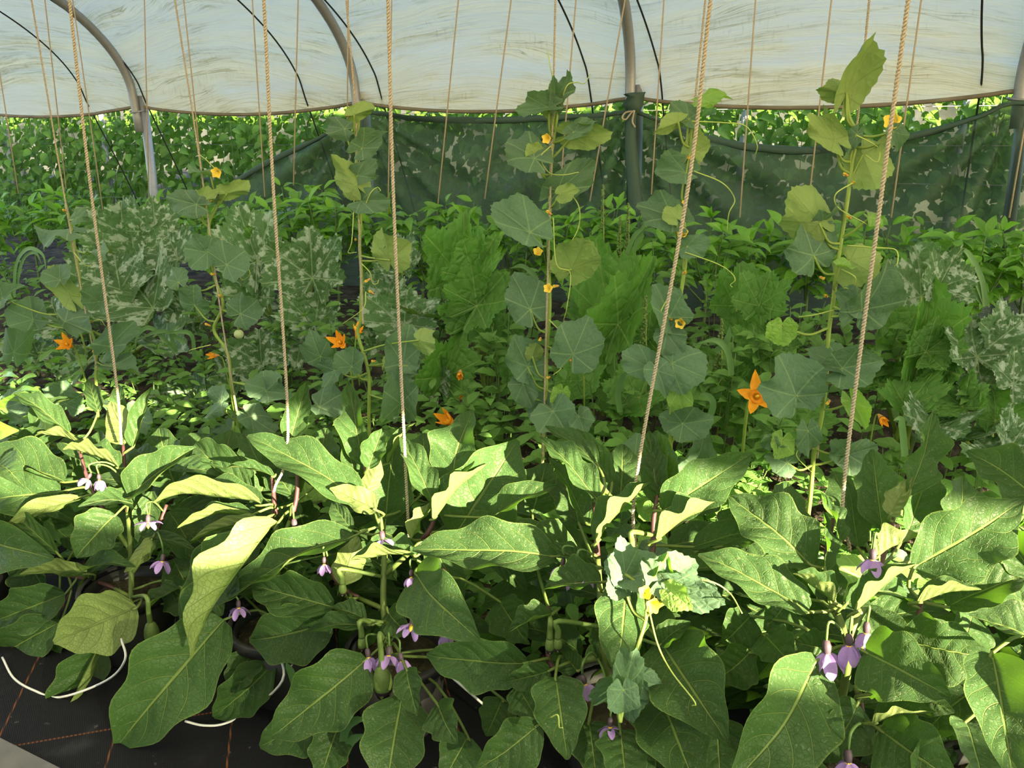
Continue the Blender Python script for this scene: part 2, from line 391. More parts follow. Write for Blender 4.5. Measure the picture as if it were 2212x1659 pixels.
# plastic skin with billow between hoops and loose lower edge
HX = [-7.86, -5.63, -3.40, -1.21, 1.17, 3.4, 5.6, 7.8, 10.]
def hoop_t(X):
    for i in range(len(HX) - 1):
        if HX[i] <= X <= HX[i + 1]: return (X - HX[i]) / (HX[i + 1] - HX[i]), i
    return 0., 0
vs_, fs, uvs = [], [], []; nx, na = 330, 110
a0, a1 = -.035, math.pi - .06
for i in range(nx + 1):
    X = HX[0] - .6 + (HX[-1] - HX[0] + 1.2) * i / nx; t, hi = hoop_t(X); sagk = math.sin(math.pi * t)
    for j in range(na + 1):
        s = j / na; a = a0 + (a1 - a0) * s
        y, z = arch(a, .035 + .03 * sagk)
        edge = math.exp(-a / .09) if a < .5 else (math.exp(-(math.pi - a) / .09) if a > math.pi - .5 else 0)
        z -= edge * .06 * sagk ** .7
        v_ = a * 2.1 - .22 * sagk; uvs.append((X, v_))
        wr = noise.noise(V((X * .55, v_ * 9, 3 + hi * .3))) * .042 + noise.noise(V((X * .9, v_ * 24, 9))) * .012
        o = V((0, math.cos(a), math.sin(a))) * wr
        vs_.append(V((X, y + o.y, z + o.z)))
for i in range(nx):
    for j in range(na): a = i * (na + 1) + j; fs.append((a, a + 1, a + na + 2, a + na + 1))
pl = build('ceiling', (vs_, fs, uvs), M['plastic'], origin=V((0, 0, 0)))
tag(pl, 'algae streaked translucent white plastic skin of the tunnel', None, kind='structure')
# rolled hem along the far lower edge
hem = [V((HX[0] - .6 + (HX[-1] - HX[0] + 1.2) * i / nx,) + tuple(vs_[i * (na + 1)][1:])) for i in range(0, nx + 1, 2)]
build('plastic_hem', tube(hem, .014, 6), plain('dirty hem', (.16, .14, .10), .7, .2, nscale=6, amt=.6), pl)
# hoops with ground posts
HN = ['galvanised hoop pipe far left outside the frame', 'grey hoop pipe at left where no net is tied', 'grey hoop pipe where the net slopes down to the left', 'grey hoop pipe with the net knotted round it by twine', 'grey hoop pipe at the right edge of the picture']
for i, X in enumerate(HX[1:5]):
    root = empty('tunnel_hoop', (X, YW, gz(YW)), HN[i + 1], 'hoop', 'hoops of the tunnel frame')
    P = [V((X, *arch(a))) for a in [math.pi * k / 60 for k in range(61)]]
    low = V((X + .015, YW + .005, ZE - .27)); P = [low, low.lerp(P[0], .5)] + P + [V((X, YN, ZE - .25))]
    build('arch_pipe', tube(P, .036, 12), M['galv'], root)
    post = [V((X + .10, YW - .02, gz(YW) - .05)), V((X + .045, YW + .06, ZE + .03))]
    build('ground_post', tube(post, .038, 12), M['galv'], root)
    build('ground_post', tube([V((X, YN, 0)), V((X, YN - .06, ZE))], .034, 10), M['galv'], root)
    ring = [V((X + .02 + .075 * math.cos(a), YW + .02 + .07 * math.sin(a), ZE - .10 + .008 * math.cos(2 * a))) for a in [2 * math.pi * k / 20 for k in range(21)]]
    build('wire_clamp', tube(ring, .007, 6), M['galv'], root)
# ropes holding the skin down
RB = [(190, 235), (315, 225), (660, 215), (825, 230), (1275, 210), (1430, 195), (2120, 182)]
RL = ['leftmost dark hold-down rope over the plastic', 'dark rope over the plastic just right of the left hoop', 'dark rope over the plastic left of the second hoop', 'dark rope over the plastic just right of the second hoop', 'dark slanting rope left of the knotted hoop', 'dark rope just right of the knotted hoop', 'dark vertical rope near the right edge']
for (px, py), lb in zip(RB, RL):
    X = at(px, py, YW + .03).x
    P = [V((X + .12, YW + .62, .35)), V((X + .06, YW + .34, 1.15)), V((X + .01, YW + .09, ZE - .16)), V((X, YW + .03, ZE - .02))] + [V((X - .02 * k, *arch(.04 + .06 * k, .012))) for k in range(1, 20)]
    tag(build('hold_down_rope', tube(spline(P, 3), .0065, 5), M['blackrope']), lb, 'rope', 'hold-down ropes of the tunnel skin')
# shade net on the far side, tied to the hoops
def shade_net(top, Yn, zbot, ties, mat, amp=.05, nh=170, nv=26):
    vs_, fs = [], []; P = spline(top, max(1, nh // (len(top) - 1))); n = len(P)
    for i, p in enumerate(P):
        for j in range(nv + 1):
            s = (j / nv) ** 1.2; z = p.z + (zbot - p.z) * s; q = V((p.x, p.y, z)); d = 0.
            for t in ties:
                dx, dz = q.x - t.x, t.z - q.z; r = math.hypot(dx, dz) + 1e-4; ang = math.atan2(dz, abs(dx) + 1e-4)
                d += amp * math.sin(ang * 19 + (3 if dx > 0 else 0)) * math.exp(-((r - .45) / .8) ** 2) * min(1, r * 3)
            d += .012 * noise.noise(V((q.x * 4, q.z * 1.2, 5)))
            vs_.append(V((q.x, Yn + d + (p.y - Yn) * math.exp(-s * 14), z)))
    for i in range(n - 1):
        for j in range(nv): a = i * (nv + 1) + j; fs.append((a, a + nv + 1, a + nv + 2, a + 1))
    return (vs_, fs), P
topx = [(462, 418), (560, 356), (690, 292), (782, 240), (900, 250), (1050, 254), (1200, 248), (1330, 240), (1365, 234), (1445, 262), (1550, 298), (1700, 318), (1850, 310), (2000, 280), (2110, 247), (2205, 216), (2380, 262), (2700, 295), (3050, 262), (3300, 200)]
YNET = YW - .075
top = [at(x, y, YNET) for x, y in topx]; ties = [at(782, 240, YNET), at(1365, 236, YNET), at(2205, 216, YNET), at(3300, 200, YNET)]
ng, NP = shade_net(top, YNET, gz(YW) - .02, ties, M['net'], .07, 260, 34)
nroot = build('shade_net', ng, M['net'], origin=V((ties[1].x, YNET, gz(YW))))
tag(nroot, 'dark green shade net slung between the hoops below the plastic', 'net')
for nm, a, b, kz in (('gathered_hem', 0, 1, 0),):
    hp = NP; vs2, fs2 = [], []
    for i, p in enumerate(hp):
        th = .024 + .008 * noise.noise(V((p.x * 2, 0, 1))); dt = min((p - t).length for t in ties); th *= .45 + .55 * min(1, dt / .6)
        for k in range(8):
            aa = 2 * math.pi * k / 8; vs2.append(p + V((0, .016 * math.cos(aa), th * math.sin(aa) - .02 + .008 * noise.noise(V((p.x * 6, k, 0))))))
    for i in range(len(hp) - 1):
        for k in range(8): k2 = (k + 1) % 8; fs2.append((i * 8 + k, i * 8 + k2, (i + 1) * 8 + k2, (i + 1) * 8 + k))
    build(nm, (vs2, fs2), M['nethem'], nroot)
kp = at(1368, 226, YNET - .03)
kn = []
kv, kf = lathe([(0, -.07), (.05, -.05), (.075, 0), (.055, .045), (.07, .07), (0, .085)], kp, 14)
kv = [p + V((1, .5, 1)) * (.03 * noise.noise(V(p) * 18)) for p in kv]
build('knot', (kv, kf), M['nethem'], nroot)
fall = [at(x, y, YNET - .05) for x, y in ((1366, 236), (1362, 300), (1368, 380), (1376, 470))]
build('hanging_fold', tube(spline(fall, 5), [.03, .06], 8), M['nethem'], nroot)
bow = [at(x, y, YNET - .09) for x, y in ((1372, 240), (1352, 243), (1344, 254), (1352, 258), (1362, 246), (1370, 240), (1366, 262), (1372, 275))]
tag(build('twine_bow', tube(spline(bow, 5), .0065, 5), M['rope']), 'small twine bow tying the net knot to the hoop', 'twine')
# same arrangement on the near side, behind the camera: net below, plastic above
nt2 = []
for i in range(60):
    X = HX[1] - 2 + 18 * i / 59; t, hi = hoop_t(min(max(X, HX[0]), HX[-1])); nt2.append(V((X, YN, 1.58 - .07 * math.sin(math.pi * t))))
ng2, _ = shade_net(nt2, YN, 0., [], M['net2'], 0, 120, 6)
tag(build('shade_net', ng2, M['net2'], origin=V((0, YN, 0))), 'dark green shade net on the side behind the camera', 'net')
# neighbouring tunnel, beyond the beans
vs_, fs = [], []
for i in range(41):
    for j in range(13):
        a = math.pi * .5 * j / 12; vs_.append(V((-16 + 22 * i / 40, 13.8 - 3.2 * math.cos(a) + .05 * noise.noise(V((i * .7, j, 2))), .4 + 2.4 * math.sin(a))))
for i in range(40):
    for j in range(12): a = i * 13 + j; fs.append((a, a + 13, a + 14, a + 1))
tag(build('neighbouring_tunnel', (vs_, fs), M['neigh'], origin=V((-5, 9.2, .4))), 'pale white side of the next tunnel beyond the beans', 'tunnel')
# foreground weed fabric and slab
def fab(X, Y): return .004 + .008 * noise.noise(V((X * 2.2, Y * 2.2, 4))) + .004
vs_, fs = [], []
for i in range(81):
    for j in range(31): X = -3.4 + 5.2 * i / 80; Y = .95 + 1.2 * j / 30; vs_.append(V((X, Y, fab(X, Y) + .004)))
for i in range(80):
    for j in range(30): a = i * 31 + j; fs.append((a, a + 31, a + 32, a + 1))
tag(build('weed_fabric', (vs_, fs), M['fabric'], origin=V((0, 1.5, 0))), 'black woven weed fabric with brown thread lines under the pots', 'fabric')
vs_ = [V(p) for p in ((-3.4, -1, .02), (1.8, -1, .02), (1.8, .95, .02), (-1.62, 1.165, .024), (-1.95, 1.20, .024), (-3.4, 1.25, .02))]
sl_ = join((vs_, [(0, 1, 2, 3, 4, 5)]), ([p - V((0, 0, .05)) for p in vs_], [(5, 4, 3, 2, 1, 0)]))
sl_[1].extend([(i, (i + 6), (i + 1) % 6 + 6, (i + 1) % 6) for i in range(6)])
tag(build('paving_slab', sl_, M['concrete'], origin=V((0, 0, 0)), smooth=False), 'grey concrete walkway at the lower left corner', 'paving')

# ------------------------------------------------------------------ eggplants in pots
def YE(y): return min(max(1.80 - (y - 1000) * .00062, 1.33), 1.9)
EGG = {'a': (-70, 'eggplant cut off by the left edge of the picture'), 'b': (268, 'eggplant with a pale upright underside leaf, beside the left edge'),
       'c': (592, 'eggplant second from the left with the melon fruit behind it'), 'd': (850, 'eggplant left of centre with the tall wavy upright leaf'),
       'e': (1345, 'eggplant right of centre with melon leaves lying over its front'), 'f': (1850, 'large eggplant at right with a broad bright green folded leaf'),
       'g': (2290, 'eggplant cut off by the right edge of the picture')}
STEMS = {'a': [[(-60, 1450), (-50, 1200), (-30, 1060), (-20, 980)]],
 'b': [[(285, 1400), (282, 1180), (272, 1060), (266, 960)], [(282, 1190), (200, 1060), (168, 960)], [(284, 1240), (330, 1170), (360, 1090)], [(284, 1290), (220, 1260), (130, 1240)]],
 'c': [[(600, 1430), (600, 1200), (592, 1080), (588, 1020)], [(600, 1190), (640, 1080), (640, 980)], [(600, 1260), (520, 1160)]],
 'd': [[(850, 1480), (828, 1300), (830, 1170), (806, 1090), (790, 1020), (784, 950)], [(835, 1240), (925, 1150), (938, 1080), (905, 1000)], [(838, 1320), (740, 1270), (700, 1200)], [(845, 1340), (960, 1230)]],
 'e': [[(1310, 1480), (1296, 1280), (1288, 1160), (1284, 1085)], [(1305, 1400), (1400, 1230), (1412, 1120), (1420, 1070)], [(1290, 1420), (1192, 1440), (1188, 1340), (1184, 1310)]],
 'f': [[(1830, 1490), (1828, 1380), (1796, 1290), (1786, 1200), (1800, 1120)], [(1832, 1380), (1890, 1250), (1924, 1140), (1932, 1090)], [(1835, 1400), (1965, 1370), (1990, 1300)], [(1850, 1480), (1870, 1580)]],
 'g': [[(2300, 1500), (2280, 1250), (2260, 1120)]]}
ER, STEMP = {}, {}
POTS = 'black plastic pot under the '
for k, (px, lab) in EGG.items():
    c0 = at(px, 1200, 1.66); base = V((c0.x, 1.66, 0))
    pr = empty('plant_pot', base, POTS + lab, 'pot', 'black eggplant pots')
    build('pot_body', lathe([(0, .004), (.105, .004), (.112, .02), (.137, .235), (.130, .235), (.122, .19)], base, 28), M['pot'], pr)
    build('pot_rim', lathe([(.136, .215), (.150, .215), (.152, .245), (.146, .25), (.136, .247)], base, 28), M['pot'], pr)
    sv, sf = lathe([(0.001, .205), (.05, .207), (.1, .203), (.124, .2)], base, 20)
    build('potting_soil', ([p + V((0, 0, .012 * noise.noise(p * 30))) for p in sv], sf), M['soil'], pr)
    r = empty('eggplant', base + V((0, 0, .2)), lab, 'eggplant', 'potted eggplants in the front row'); ER[k] = r; STEMP[k] = []
    for si, st in enumerate(STEMS[k]):
        P = [at(x, y, YE(y) + .02) for x, y in st]
        if si == 0: P = [base + V((0, 0, .19))] + [P[0].lerp(P[1], .35)] + P[1:]
        S = spline(P, 5); STEMP[k] += S
        nl = len(S); cut = int(nl * (.62 if si == 0 else .3))
        o = build('stem' if si == 0 else 'branch', tube(S[:cut + 1], [.010, .0075] if si == 0 else [.0075, .006], 7), M['stem_e'], r)
        build('purple_shoot', tube(S[cut:], [.0076, .005], 7), M['stem_p'], o)
C_ = (0, .35, 1); U_ = (0, 1, .35); UU = (0, 1, .05); B_ = (0, -.25, -1); CL = (-.5, .4, .8); CR = (.5, .4, .8); BL = (-.5, .2, -.8); BR = (.5, .2, -.8); UL = (-.5, .8, .3); URt = (.5, .8, .3)
# base x,y  tip x,y  width px  hint  fold(l,r)  curl  wave  sag  depth offset base, tip (cm, + is further away)
EL = [
(150,935,30,848,62,U_,30,10,.1,.06,2,0),(270,955,238,868,72,B_,-12,0,.03,.04,0,4),(288,965,328,836,62,C_,38,20,.12,.05,2,6),(212,890,190,820,40,CR,20,0,.1,.05,6,10),(268,905,255,830,46,C_,20,10,.1,.03,10,14),
(258,1012,136,972,78,UU,(66,25),10,.08,.08,-2,-6),(180,962,80,936,48,(.1,.6,-.6),20,0,.08,.05,-2,-4),(284,1075,425,966,112,CL,22,30,.05,.08,0,3),(140,1042,-45,985,120,U_,25,15,.08,.05,0,-2),(132,1062,-70,1095,110,(0,.7,.7),12,10,.1,.05,-2,-6),
(172,1075,0,1150,60,(0,.55,-.7),15,0,.08,.05,-4,-9),(125,1196,22,1102,72,CR,35,20,.1,.05,-4,-6),(250,1112,165,1205,112,C_,12,10,.04,.08,-4,-10),(-40,1150,120,1206,128,C_,10,5,.06,.08,-4,-9),(188,1240,44,1240,62,(0,.3,-1),12,0,.05,.06,-2,-7),
(182,1234,292,1224,66,U_,30,10,.06,.1,-3,-5),(330,1162,268,1236,46,B_,20,20,.1,.1,-2,-6),(310,1160,432,1196,40,U_,30,10,.06,.08,0,-3),(296,1312,115,1388,150,B_,-14,-10,.04,.06,-10,-15),(208,1402,124,1572,120,(.4,.3,.8),10,(150,0),.05,.05,-4,-6),
(142,1282,-20,1345,112,C_,18,0,.05,.06,0,-4),(132,1342,-30,1432,112,C_,18,0,.05,.05,0,-3),(122,1365,108,1437,74,C_,15,0,.05,.05,2,0),(485,1338,248,1620,205,C_,16,6,.05,.08,-4,-12),(268,1345,245,1432,64,C_,15,0,.05,.05,3,2),
(392,1268,308,1332,60,UL,30,0,.06,.08,2,0),(602,1128,413,1420,190,(-.45,.55,.7),(74,12),(50,0),.08,.08,-5,-14),(765,1158,490,1300,130,U_,22,12,.06,.08,-2,-8),(565,1092,333,1084,104,UU,(68,22),8,.05,.08,-3,-6),(545,1112,384,1142,58,UU,(58,30),10,.08,.08,-4,-6),
(560,1124,412,1168,44,(0,.3,-.9),25,0,.06,.08,-5,-8),(545,1062,420,958,130,C_,20,10,.05,.05,6,10),
(592,1030,488,1012,40,U_,40,10,.05,.1,0,-3),(625,962,662,826,86,(.2,.3,.9),32,20,.14,.04,4,8),(562,1002,528,932,62,C_,25,0,.05,.05,5,8),
(788,1092,535,944,108,(.2,.75,.6),16,14,.11,.08,-1,-4),(786,1002,754,826,88,(-.1,.3,1),28,20,.2,.03,0,4),(796,1012,828,925,78,C_,24,30,.16,.05,-2,0),(772,1042,735,928,66,CR,25,10,.08,.05,2,4),(832,1132,852,955,130,C_,18,0,.06,.04,8,12),
(812,1102,712,1055,66,(.1,-.1,-1),15,0,.1,.05,-4,-8),(792,1062,822,982,46,B_,15,0,.05,.05,-1,1),(936,1087,866,944,80,(.3,.4,.8),26,20,.16,.05,-2,2),(976,1042,1022,886,128,(-.4,.35,.8),14,12,.12,.10,2,5),(938,1122,1052,1003,84,UU,(22,68),10,.12,.06,-2,2),
(985,1152,1118,950,190,C_,16,6,.06,.06,6,9),(838,1002,898,914,52,UL,45,10,.06,.06,4,7),(762,1146,718,1085,52,C_,18,0,.06,.06,0,2),(888,1162,936,1084,50,BL,20,10,.1,.05,-2,0),(1202,1202,892,1190,140,(0,.72,.66),(4,14),(50,0),.06,.07,-4,-9),
(896,1238,1037,1382,160,C_,10,5,.05,.09,-5,-12),(722,1312,544,1264,128,(-.2,.6,.7),(34,30),10,.1,.08,-4,-8),(902,1200,758,1212,96,UU,38,20,.08,.04,-4,-8),(738,1262,772,1158,76,B_,15,0,.08,.05,-5,-4),(718,1345,538,1384,142,C_,12,6,.06,.08,-2,-6),
(802,1350,660,1366,64,UL,30,0,.05,.08,-4,-7),(790,1338,718,1312,60,U_,30,10,.05,.06,-5,-6),(838,1322,884,1372,80,C_,15,0,.05,.06,1,0),(792,1424,586,1592,165,C_,12,6,.1,.07,-6,-14),(725,1525,562,1612,130,C_,12,0,.05,.06,-1,-5),
(735,1555,690,1690,100,C_,12,0,.05,.05,-1,-3),(868,1505,832,1725,158,C_,14,0,.05,.06,-5,-9),(878,1445,902,1546,72,C_,14,10,.05,.08,-7,-9),(945,1522,988,1606,92,C_,10,0,.04,.06,-6,-9),(546,1402,500,1502,80,C_,12,0,.06,.06,0,-3),(592,1432,462,1548,128,CR,(10,14),(70,0),.04,.07,2,-1),
(1292,1082,1166,944,82,(.2,.7,.6),24,20,.15,.06,0,2),(1268,1132,1184,988,64,CR,26,10,.08,.05,1,4),(1322,1042,1244,926,66,C_,22,0,.06,.05,7,10),(1292,1005,1178,922,58,U_,22,10,.08,.06,6,9),(1290,1172,1407,1043,96,UU,(22,66),10,.14,.07,-3,1),
(1422,1092,1402,932,88,(-.2,.3,1),26,20,.1,.04,3,7),(1452,1072,1418,930,96,(-.5,.45,.75),18,10,.08,.06,4,8),(1432,1104,1622,980,128,(-.2,.45,.85),20,10,.07,.06,-1,1),(1420,1167,1562,1088,100,UU,(28,64),12,.14,.07,-4,-2),(1058,1118,1207,1050,84,U_,24,10,.06,.06,2,3),
(1272,1222,1186,1178,58,UL,30,10,.06,.07,-4,-6),(1300,1258,1176,1272,112,U_,28,16,.05,.06,-6,-9),(1352,1256,1330,1458,126,C_,-4,(-25,-10),.05,.1,-8,-13),(1192,1328,1098,1366,84,UL,40,15,.05,.06,-4,-8),(1138,1432,922,1414,128,C_,12,6,.05,.07,-3,-6),
(1188,1448,1092,1472,74,C_,16,0,.06,.07,-5,-8),(1200,1462,1226,1642,128,C_,12,5,.06,.08,-7,-11),(1248,1450,1218,1412,66,C_,15,0,.05,.05,-1,0),(1165,1565,1028,1665,124,C_,12,0,.05,.06,-2,-6),(1340,1578,1352,1705,126,C_,12,0,.05,.06,-5,-8),
(1428,1388,1570,1600,200,C_,14,6,.06,.08,-5,-11),(1424,1394,1492,1344,66,U_,25,0,.05,.07,-7,-8),(1418,1485,1505,1705,190,C_,12,0,.05,.06,-1,-5),(1745,1322,1508,1198,126,(0,.75,.6),(12,18),(30,0),.07,.07,-3,-6),(1754,1222,1576,1074,160,(0,.6,.75),16,10,.08,.07,-1,0),(1500,1182,1642,1148,80,U_,22,0,.05,.06,4,3),
(1964,1068,2016,888,94,(-.1,.25,1),22,20,.2,.05,0,4),(1906,1142,1884,972,100,(-.45,.45,.75),16,10,.08,.05,3,7),(1924,1112,1972,1030,60,BR,25,10,.12,.06,-3,-1),(1974,1226,2208,1082,182,(-.15,.5,.85),18,10,.07,.07,-2,-1),(2262,1092,2088,974,140,(-.2,.7,.7),16,10,.08,.07,2,4),
(1894,1204,1990,1158,96,(0,.35,-.9),30,20,.05,.06,-5,-5),(1816,1172,1772,1064,54,CR,30,15,.14,.05,-1,1),(1782,1232,1776,1104,52,CR,28,15,.14,.05,-3,-1),(1852,1182,1828,1036,72,C_,18,0,.06,.04,6,9),(1798,1302,1712,1240,98,UU,48,20,.1,.05,-5,-8),
(1850,1322,1978,1218,88,UU,(25,72),10,.14,.05,-6,-5),(1828,1304,1872,1248,66,C_,25,0,.08,.05,-3,-1),(1984,1302,2120,1274,80,UU,(20,60),10,.06,.07,-4,-5),(2048,1312,2220,1244,124,U_,20,0,.05,.07,0,0),(2240,1252,2152,1128,104,CL,24,10,.07,.06,0,2),
(1868,1408,2054,1506,186,(-.1,.5,.8),(34,10),5,.06,.08,-6,-10),(1764,1428,1575,1705,225,C_,14,6,.06,.08,-6,-13),(2262,1402,2092,1330,130,U_,20,12,.06,.08,-4,-7),(2142,1412,2190,1700,165,(-.4,.4,.8),16,10,.08,.07,-6,-10),(1948,1382,2145,1422,160,C_,14,0,.05,.07,1,-1),
(1888,1562,2022,1540,88,UU,42,15,.08,.05,-6,-9),(1902,1578,2068,1690,178,C_,12,0,.05,.06,-3,-6),(1852,1520,1776,1645,126,C_,12,0,.05,.06,-1,-4),(1792,1402,1718,1388,92,C_,14,0,.05,.05,2,1),(1878,1502,1946,1488,70,U_,24,0,.05,.06,-3,-4),(1958,1488,2062,1538,80,C_,14,0,.05,.06,-1,-4)]
EL += [(380, 1050, 345, 925, 110, C_, 18, 0, .06, .05, 18, 22), (470, 1060, 500, 930, 120, C_, 18, 0, .06, .05, 20, 26), (680, 1050, 705, 925, 110, C_, 18, 0, .06, .05, 18, 24), (560, 1080, 600, 960, 110, C_, 18, 0, .06, .05, 20, 24), (920, 1060, 915, 935, 110, C_, 18, 0, .06, .05, 18, 24), (1080, 1110, 1040, 985, 130, C_, 18, 0, .06, .05, 16, 22), (1150, 1110, 1180, 1000, 120, C_, 18, 0, .06, .05, 18, 22), (1340, 1080, 1345, 960, 110, C_, 18, 0, .06, .05, 18, 24), (1500, 1110, 1560, 1020, 110, U_, 20, 0, .06, .05, 14, 18), (1560, 1180, 1650, 1110, 120, U_, 20, 0, .06, .05, 12, 16), (1680, 1160, 1700, 1040, 110, C_, 18, 0, .06, .05, 18, 24), (1860, 1150, 1800, 1020, 110, C_, 18, 0, .06, .05, 18, 24), (1960, 1150, 2000, 1010, 120, C_, 18, 0, .06, .05, 18, 24), (2060, 1160, 2080, 1030, 120, C_, 18, 0, .06, .05, 18, 24), (220, 1060, 215, 930, 110, C_, 18, 0, .06, .05, 18, 24), (60, 1050, 90, 930, 110, C_, 18, 0, .06, .05, 18, 24), (222, 1400, 150, 1570, 96, C_, 14, 0, .06, .05, 0, -2), (1010, 1110, 985, 1000, 110, C_, 18, 0, .06, .05, 18, 24), (1250, 1130, 1225, 1010, 110, C_, 18, 0, .06, .05, 16, 22)]
EL += [(555, 1150, 400, 1375, 165, CL, 14, 0, .06, .06, -1, -9), (1010, 1590, 955, 1690, 110, C_, 14, 0, .06, .06, 2, -2), (1085, 1510, 1050, 1590, 90, C_, 14, 0, .06, .06, 2, 0), (1272, 1560, 1290, 1690, 116, C_, 14, 0, .06, .06, 0, -4), (1420, 1600, 1408, 1710, 110, C_, 14, 0, .06, .06, -1, -4), (1545, 1550, 1555, 1700, 130, C_, 14, 0, .06, .06, 2, -1), (1120, 1480, 1165, 1560, 84, C_, 14, 0, .06, .06, 0, -3), (1620, 1410, 1545, 1470, 110, C_, 14, 0, .06, .06, 2, 0), (1650, 1370, 1715, 1440, 100, C_, 14, 0, .06, .06, 4, 2), (2085, 1560, 2120, 1700, 150, C_, 14, 0, .06, .06, 0, -3), (2010, 1620, 1960, 1720, 130, C_, 14, 0, .06, .06, -2, -5), (1725, 1620, 1735, 1720, 110, C_, 14, 0, .06, .06, 1, -1), (1080, 1300, 1140, 1390, 100, C_, 14, 0, .06, .06, 4, 2), (1010, 1400, 1090, 1380, 90, C_, 14, 0, .06, .06, 5, 4), (420, 1300, 350, 1260, 90, C_, 14, 0, .06, .06, 4, 3), (450, 1240, 480, 1330, 100, C_, 14, 0, .06, .06, 5, 3), (620, 1230, 660, 1310, 100, C_, 14, 0, .06, .06, 5, 3), (1620, 1330, 1560, 1390, 110, C_, 14, 0, .06, .06, 5, 3), (2100, 1330, 2060, 1420, 120, C_, 14, 0, .06, .06, 5, 3), (1700, 1300, 1650, 1360, 100, C_, 14, 0, .06, .06, 6, 4), (60, 1190, 100, 1280, 110, C_, 14, 0, .06, .06, 4, 2)]
def pair(v): return v if isinstance(v, tuple) else (v, v)
KX = [(k, EGG[k][0]) for k in EGG]
def near_plant(x): return min(KX, key=lambda q: abs(q[1] - x))[0]
for i, (bx, by, tx, ty, wd, hn, fo, cu, wv, sg, ob_, ot) in enumerate(EL):
    P0 = at(bx, by, YE(by) + ob_ * .01); P1 = at(tx, ty, YE(ty) + ot * .01)
    W = wd * dep((P0 + P1) / 2) / FPX
    k = near_plant(bx); ph = rnd.uniform(0, 6.28)
    big = wd > 85
    g_ = blade(P0, P1, hint(hn), W, 'egg', tuple(q + (7 if q >= 0 else 0) for q in pair(fo)), pair(cu), wv * (2.3 if by < 1290 else 1.6) + .03, sg, 22 if big else 16, 10, ph, rnd.uniform(-.25, .25), rnd.uniform(1.7, 2.6))
    lf = build('leaf', g_, M['egg'], ER[k], origin=P0)
    S = STEMP[k]; q = min(S, key=lambda p: (p - P0).length + max(0, p.z - P0.z) * 1.2)
    if (q - P0).length < .6:
        md = (q + P0) / 2 + V((0, 0, .01)) + (P0 - P1).normalized() * min(.03, (q - P0).length * .3)
        build('petiole', tube(spline([q, md, P0, P0 + (P1 - P0) * .06], 3), [.0045, .0032], 5), M['stem_e'], lf)
# inner leaves that fill each plant
def generic(prof, L, W, n, mat, name, **kw):
    out = []
    for i in range(n):
        f = rnd.uniform(8, 30); g_ = blade((0, 0, 0), (L, 0, 0), V((0, 0, 1)), W * rnd.uniform(.85, 1.15), prof, (f, f), (rnd.uniform(0, 15),) * 2, rnd.uniform(.03, .1), rnd.uniform(.06, .16), kw.get('nu', 10), kw.get('nv', 6), rnd.uniform(0, 6))
        out.append(mesh(name, g_[0], g_[1], mat, g_[2]))
    return out
GE = generic('egg', .22, .12, 4, M['egg'], 'eggplant_leaf')
def put(me, name, P, d, nrm, s, parent):
    d = d.normalized(); n = nrm - d * nrm.dot(d); n = n.normalized() if n.length > 1e-3 else d.orthogonal().normalized()
    o = obj(name, me, P, parent); q = Matrix((d, n.cross(d), n)).transposed().to_quaternion()
    o.rotation_mode = 'QUATERNION'; o.rotation_quaternion = q; o.scale = (s, s, s); return o
for k, r in ER.items():
    c0 = wl(r)
    for i in range(42):
        a = rnd.uniform(0, 2 * math.pi); z = rnd.uniform(.2, .58); rr = rnd.uniform(.03, .2)
        P = V((c0.x + rr * math.cos(a) * 1.3, c0.y + .20 + rr * math.sin(a) * .7, z)); d = V((math.cos(a), math.sin(a) * .8, rnd.uniform(-.7, .3)))
        if d.y < 0: d.y *= .25
        put(rnd.choice(GE), 'leaf', P, d, V((0, -.3, 1)), rnd.uniform(.7, 1.1), r)
# purple flowers, buds, fruit
g_ = blade((0, 0, 0), (.034, 0, -.004), V((0, 0, 1)), .019, 'petal', (14, 14), (10, 10), .03, .08, 7, 4)
ME_PET = mesh('petal', g_[0], g_[1], M['petal_p'], g_[2])
def egg_flower(x, y, k, down=(0, -.2, -1), op=.7, s=1., off=-6, src=None):
    P = at(x, y, YE(y) + off * .01); d = V(down); d = (RT * d.x + V((0, 0, 1)) * d.z + CH_F * d.y).normalized()
    r = ER[k]; S = STEMP[k]; q = src or min(S, key=lambda p: (p - P).length)
    cal = lathe([(.001, -.010 * s), (.005 * s, -.008 * s), (.007 * s, 0), (.006 * s, .009 * s), (.004 * s, .012 * s)], P - d * .004, 9, d)
    fl = build('flower', cal, M['calyx_p'], r, origin=P)
    top = P + V((0, 0, .035 * s)) - d * .012
    if (q - P).length < .4: build('flower_stalk', tube(spline([q, (q + top) / 2 + V((0, 0, .02)), top, P - d * .014], 4), .0028, 5), M['stem_d'], fl)
    u = d.orthogonal().normalized(); v = d.cross(u)
    for i in range(6):
        a = 2 * math.pi * i / 6 + rnd.uniform(-.15, .15); e = u * math.cos(a) + v * math.sin(a); o_ = (op * .85 + .25) * rnd.uniform(.8, 1.15)
        pd = e * math.sin(o_) + d * math.cos(o_); put(ME_PET, 'petal', P + d * .010 + e * .004, pd, -d + e * .3, s * rnd.uniform(.9, 1.15), fl)
    build('stamen_cone', lathe([(.005 * s, .008), (.0045 * s, .02 * s), (.001, .026 * s)], P, 7, d), M['yellow'], fl)
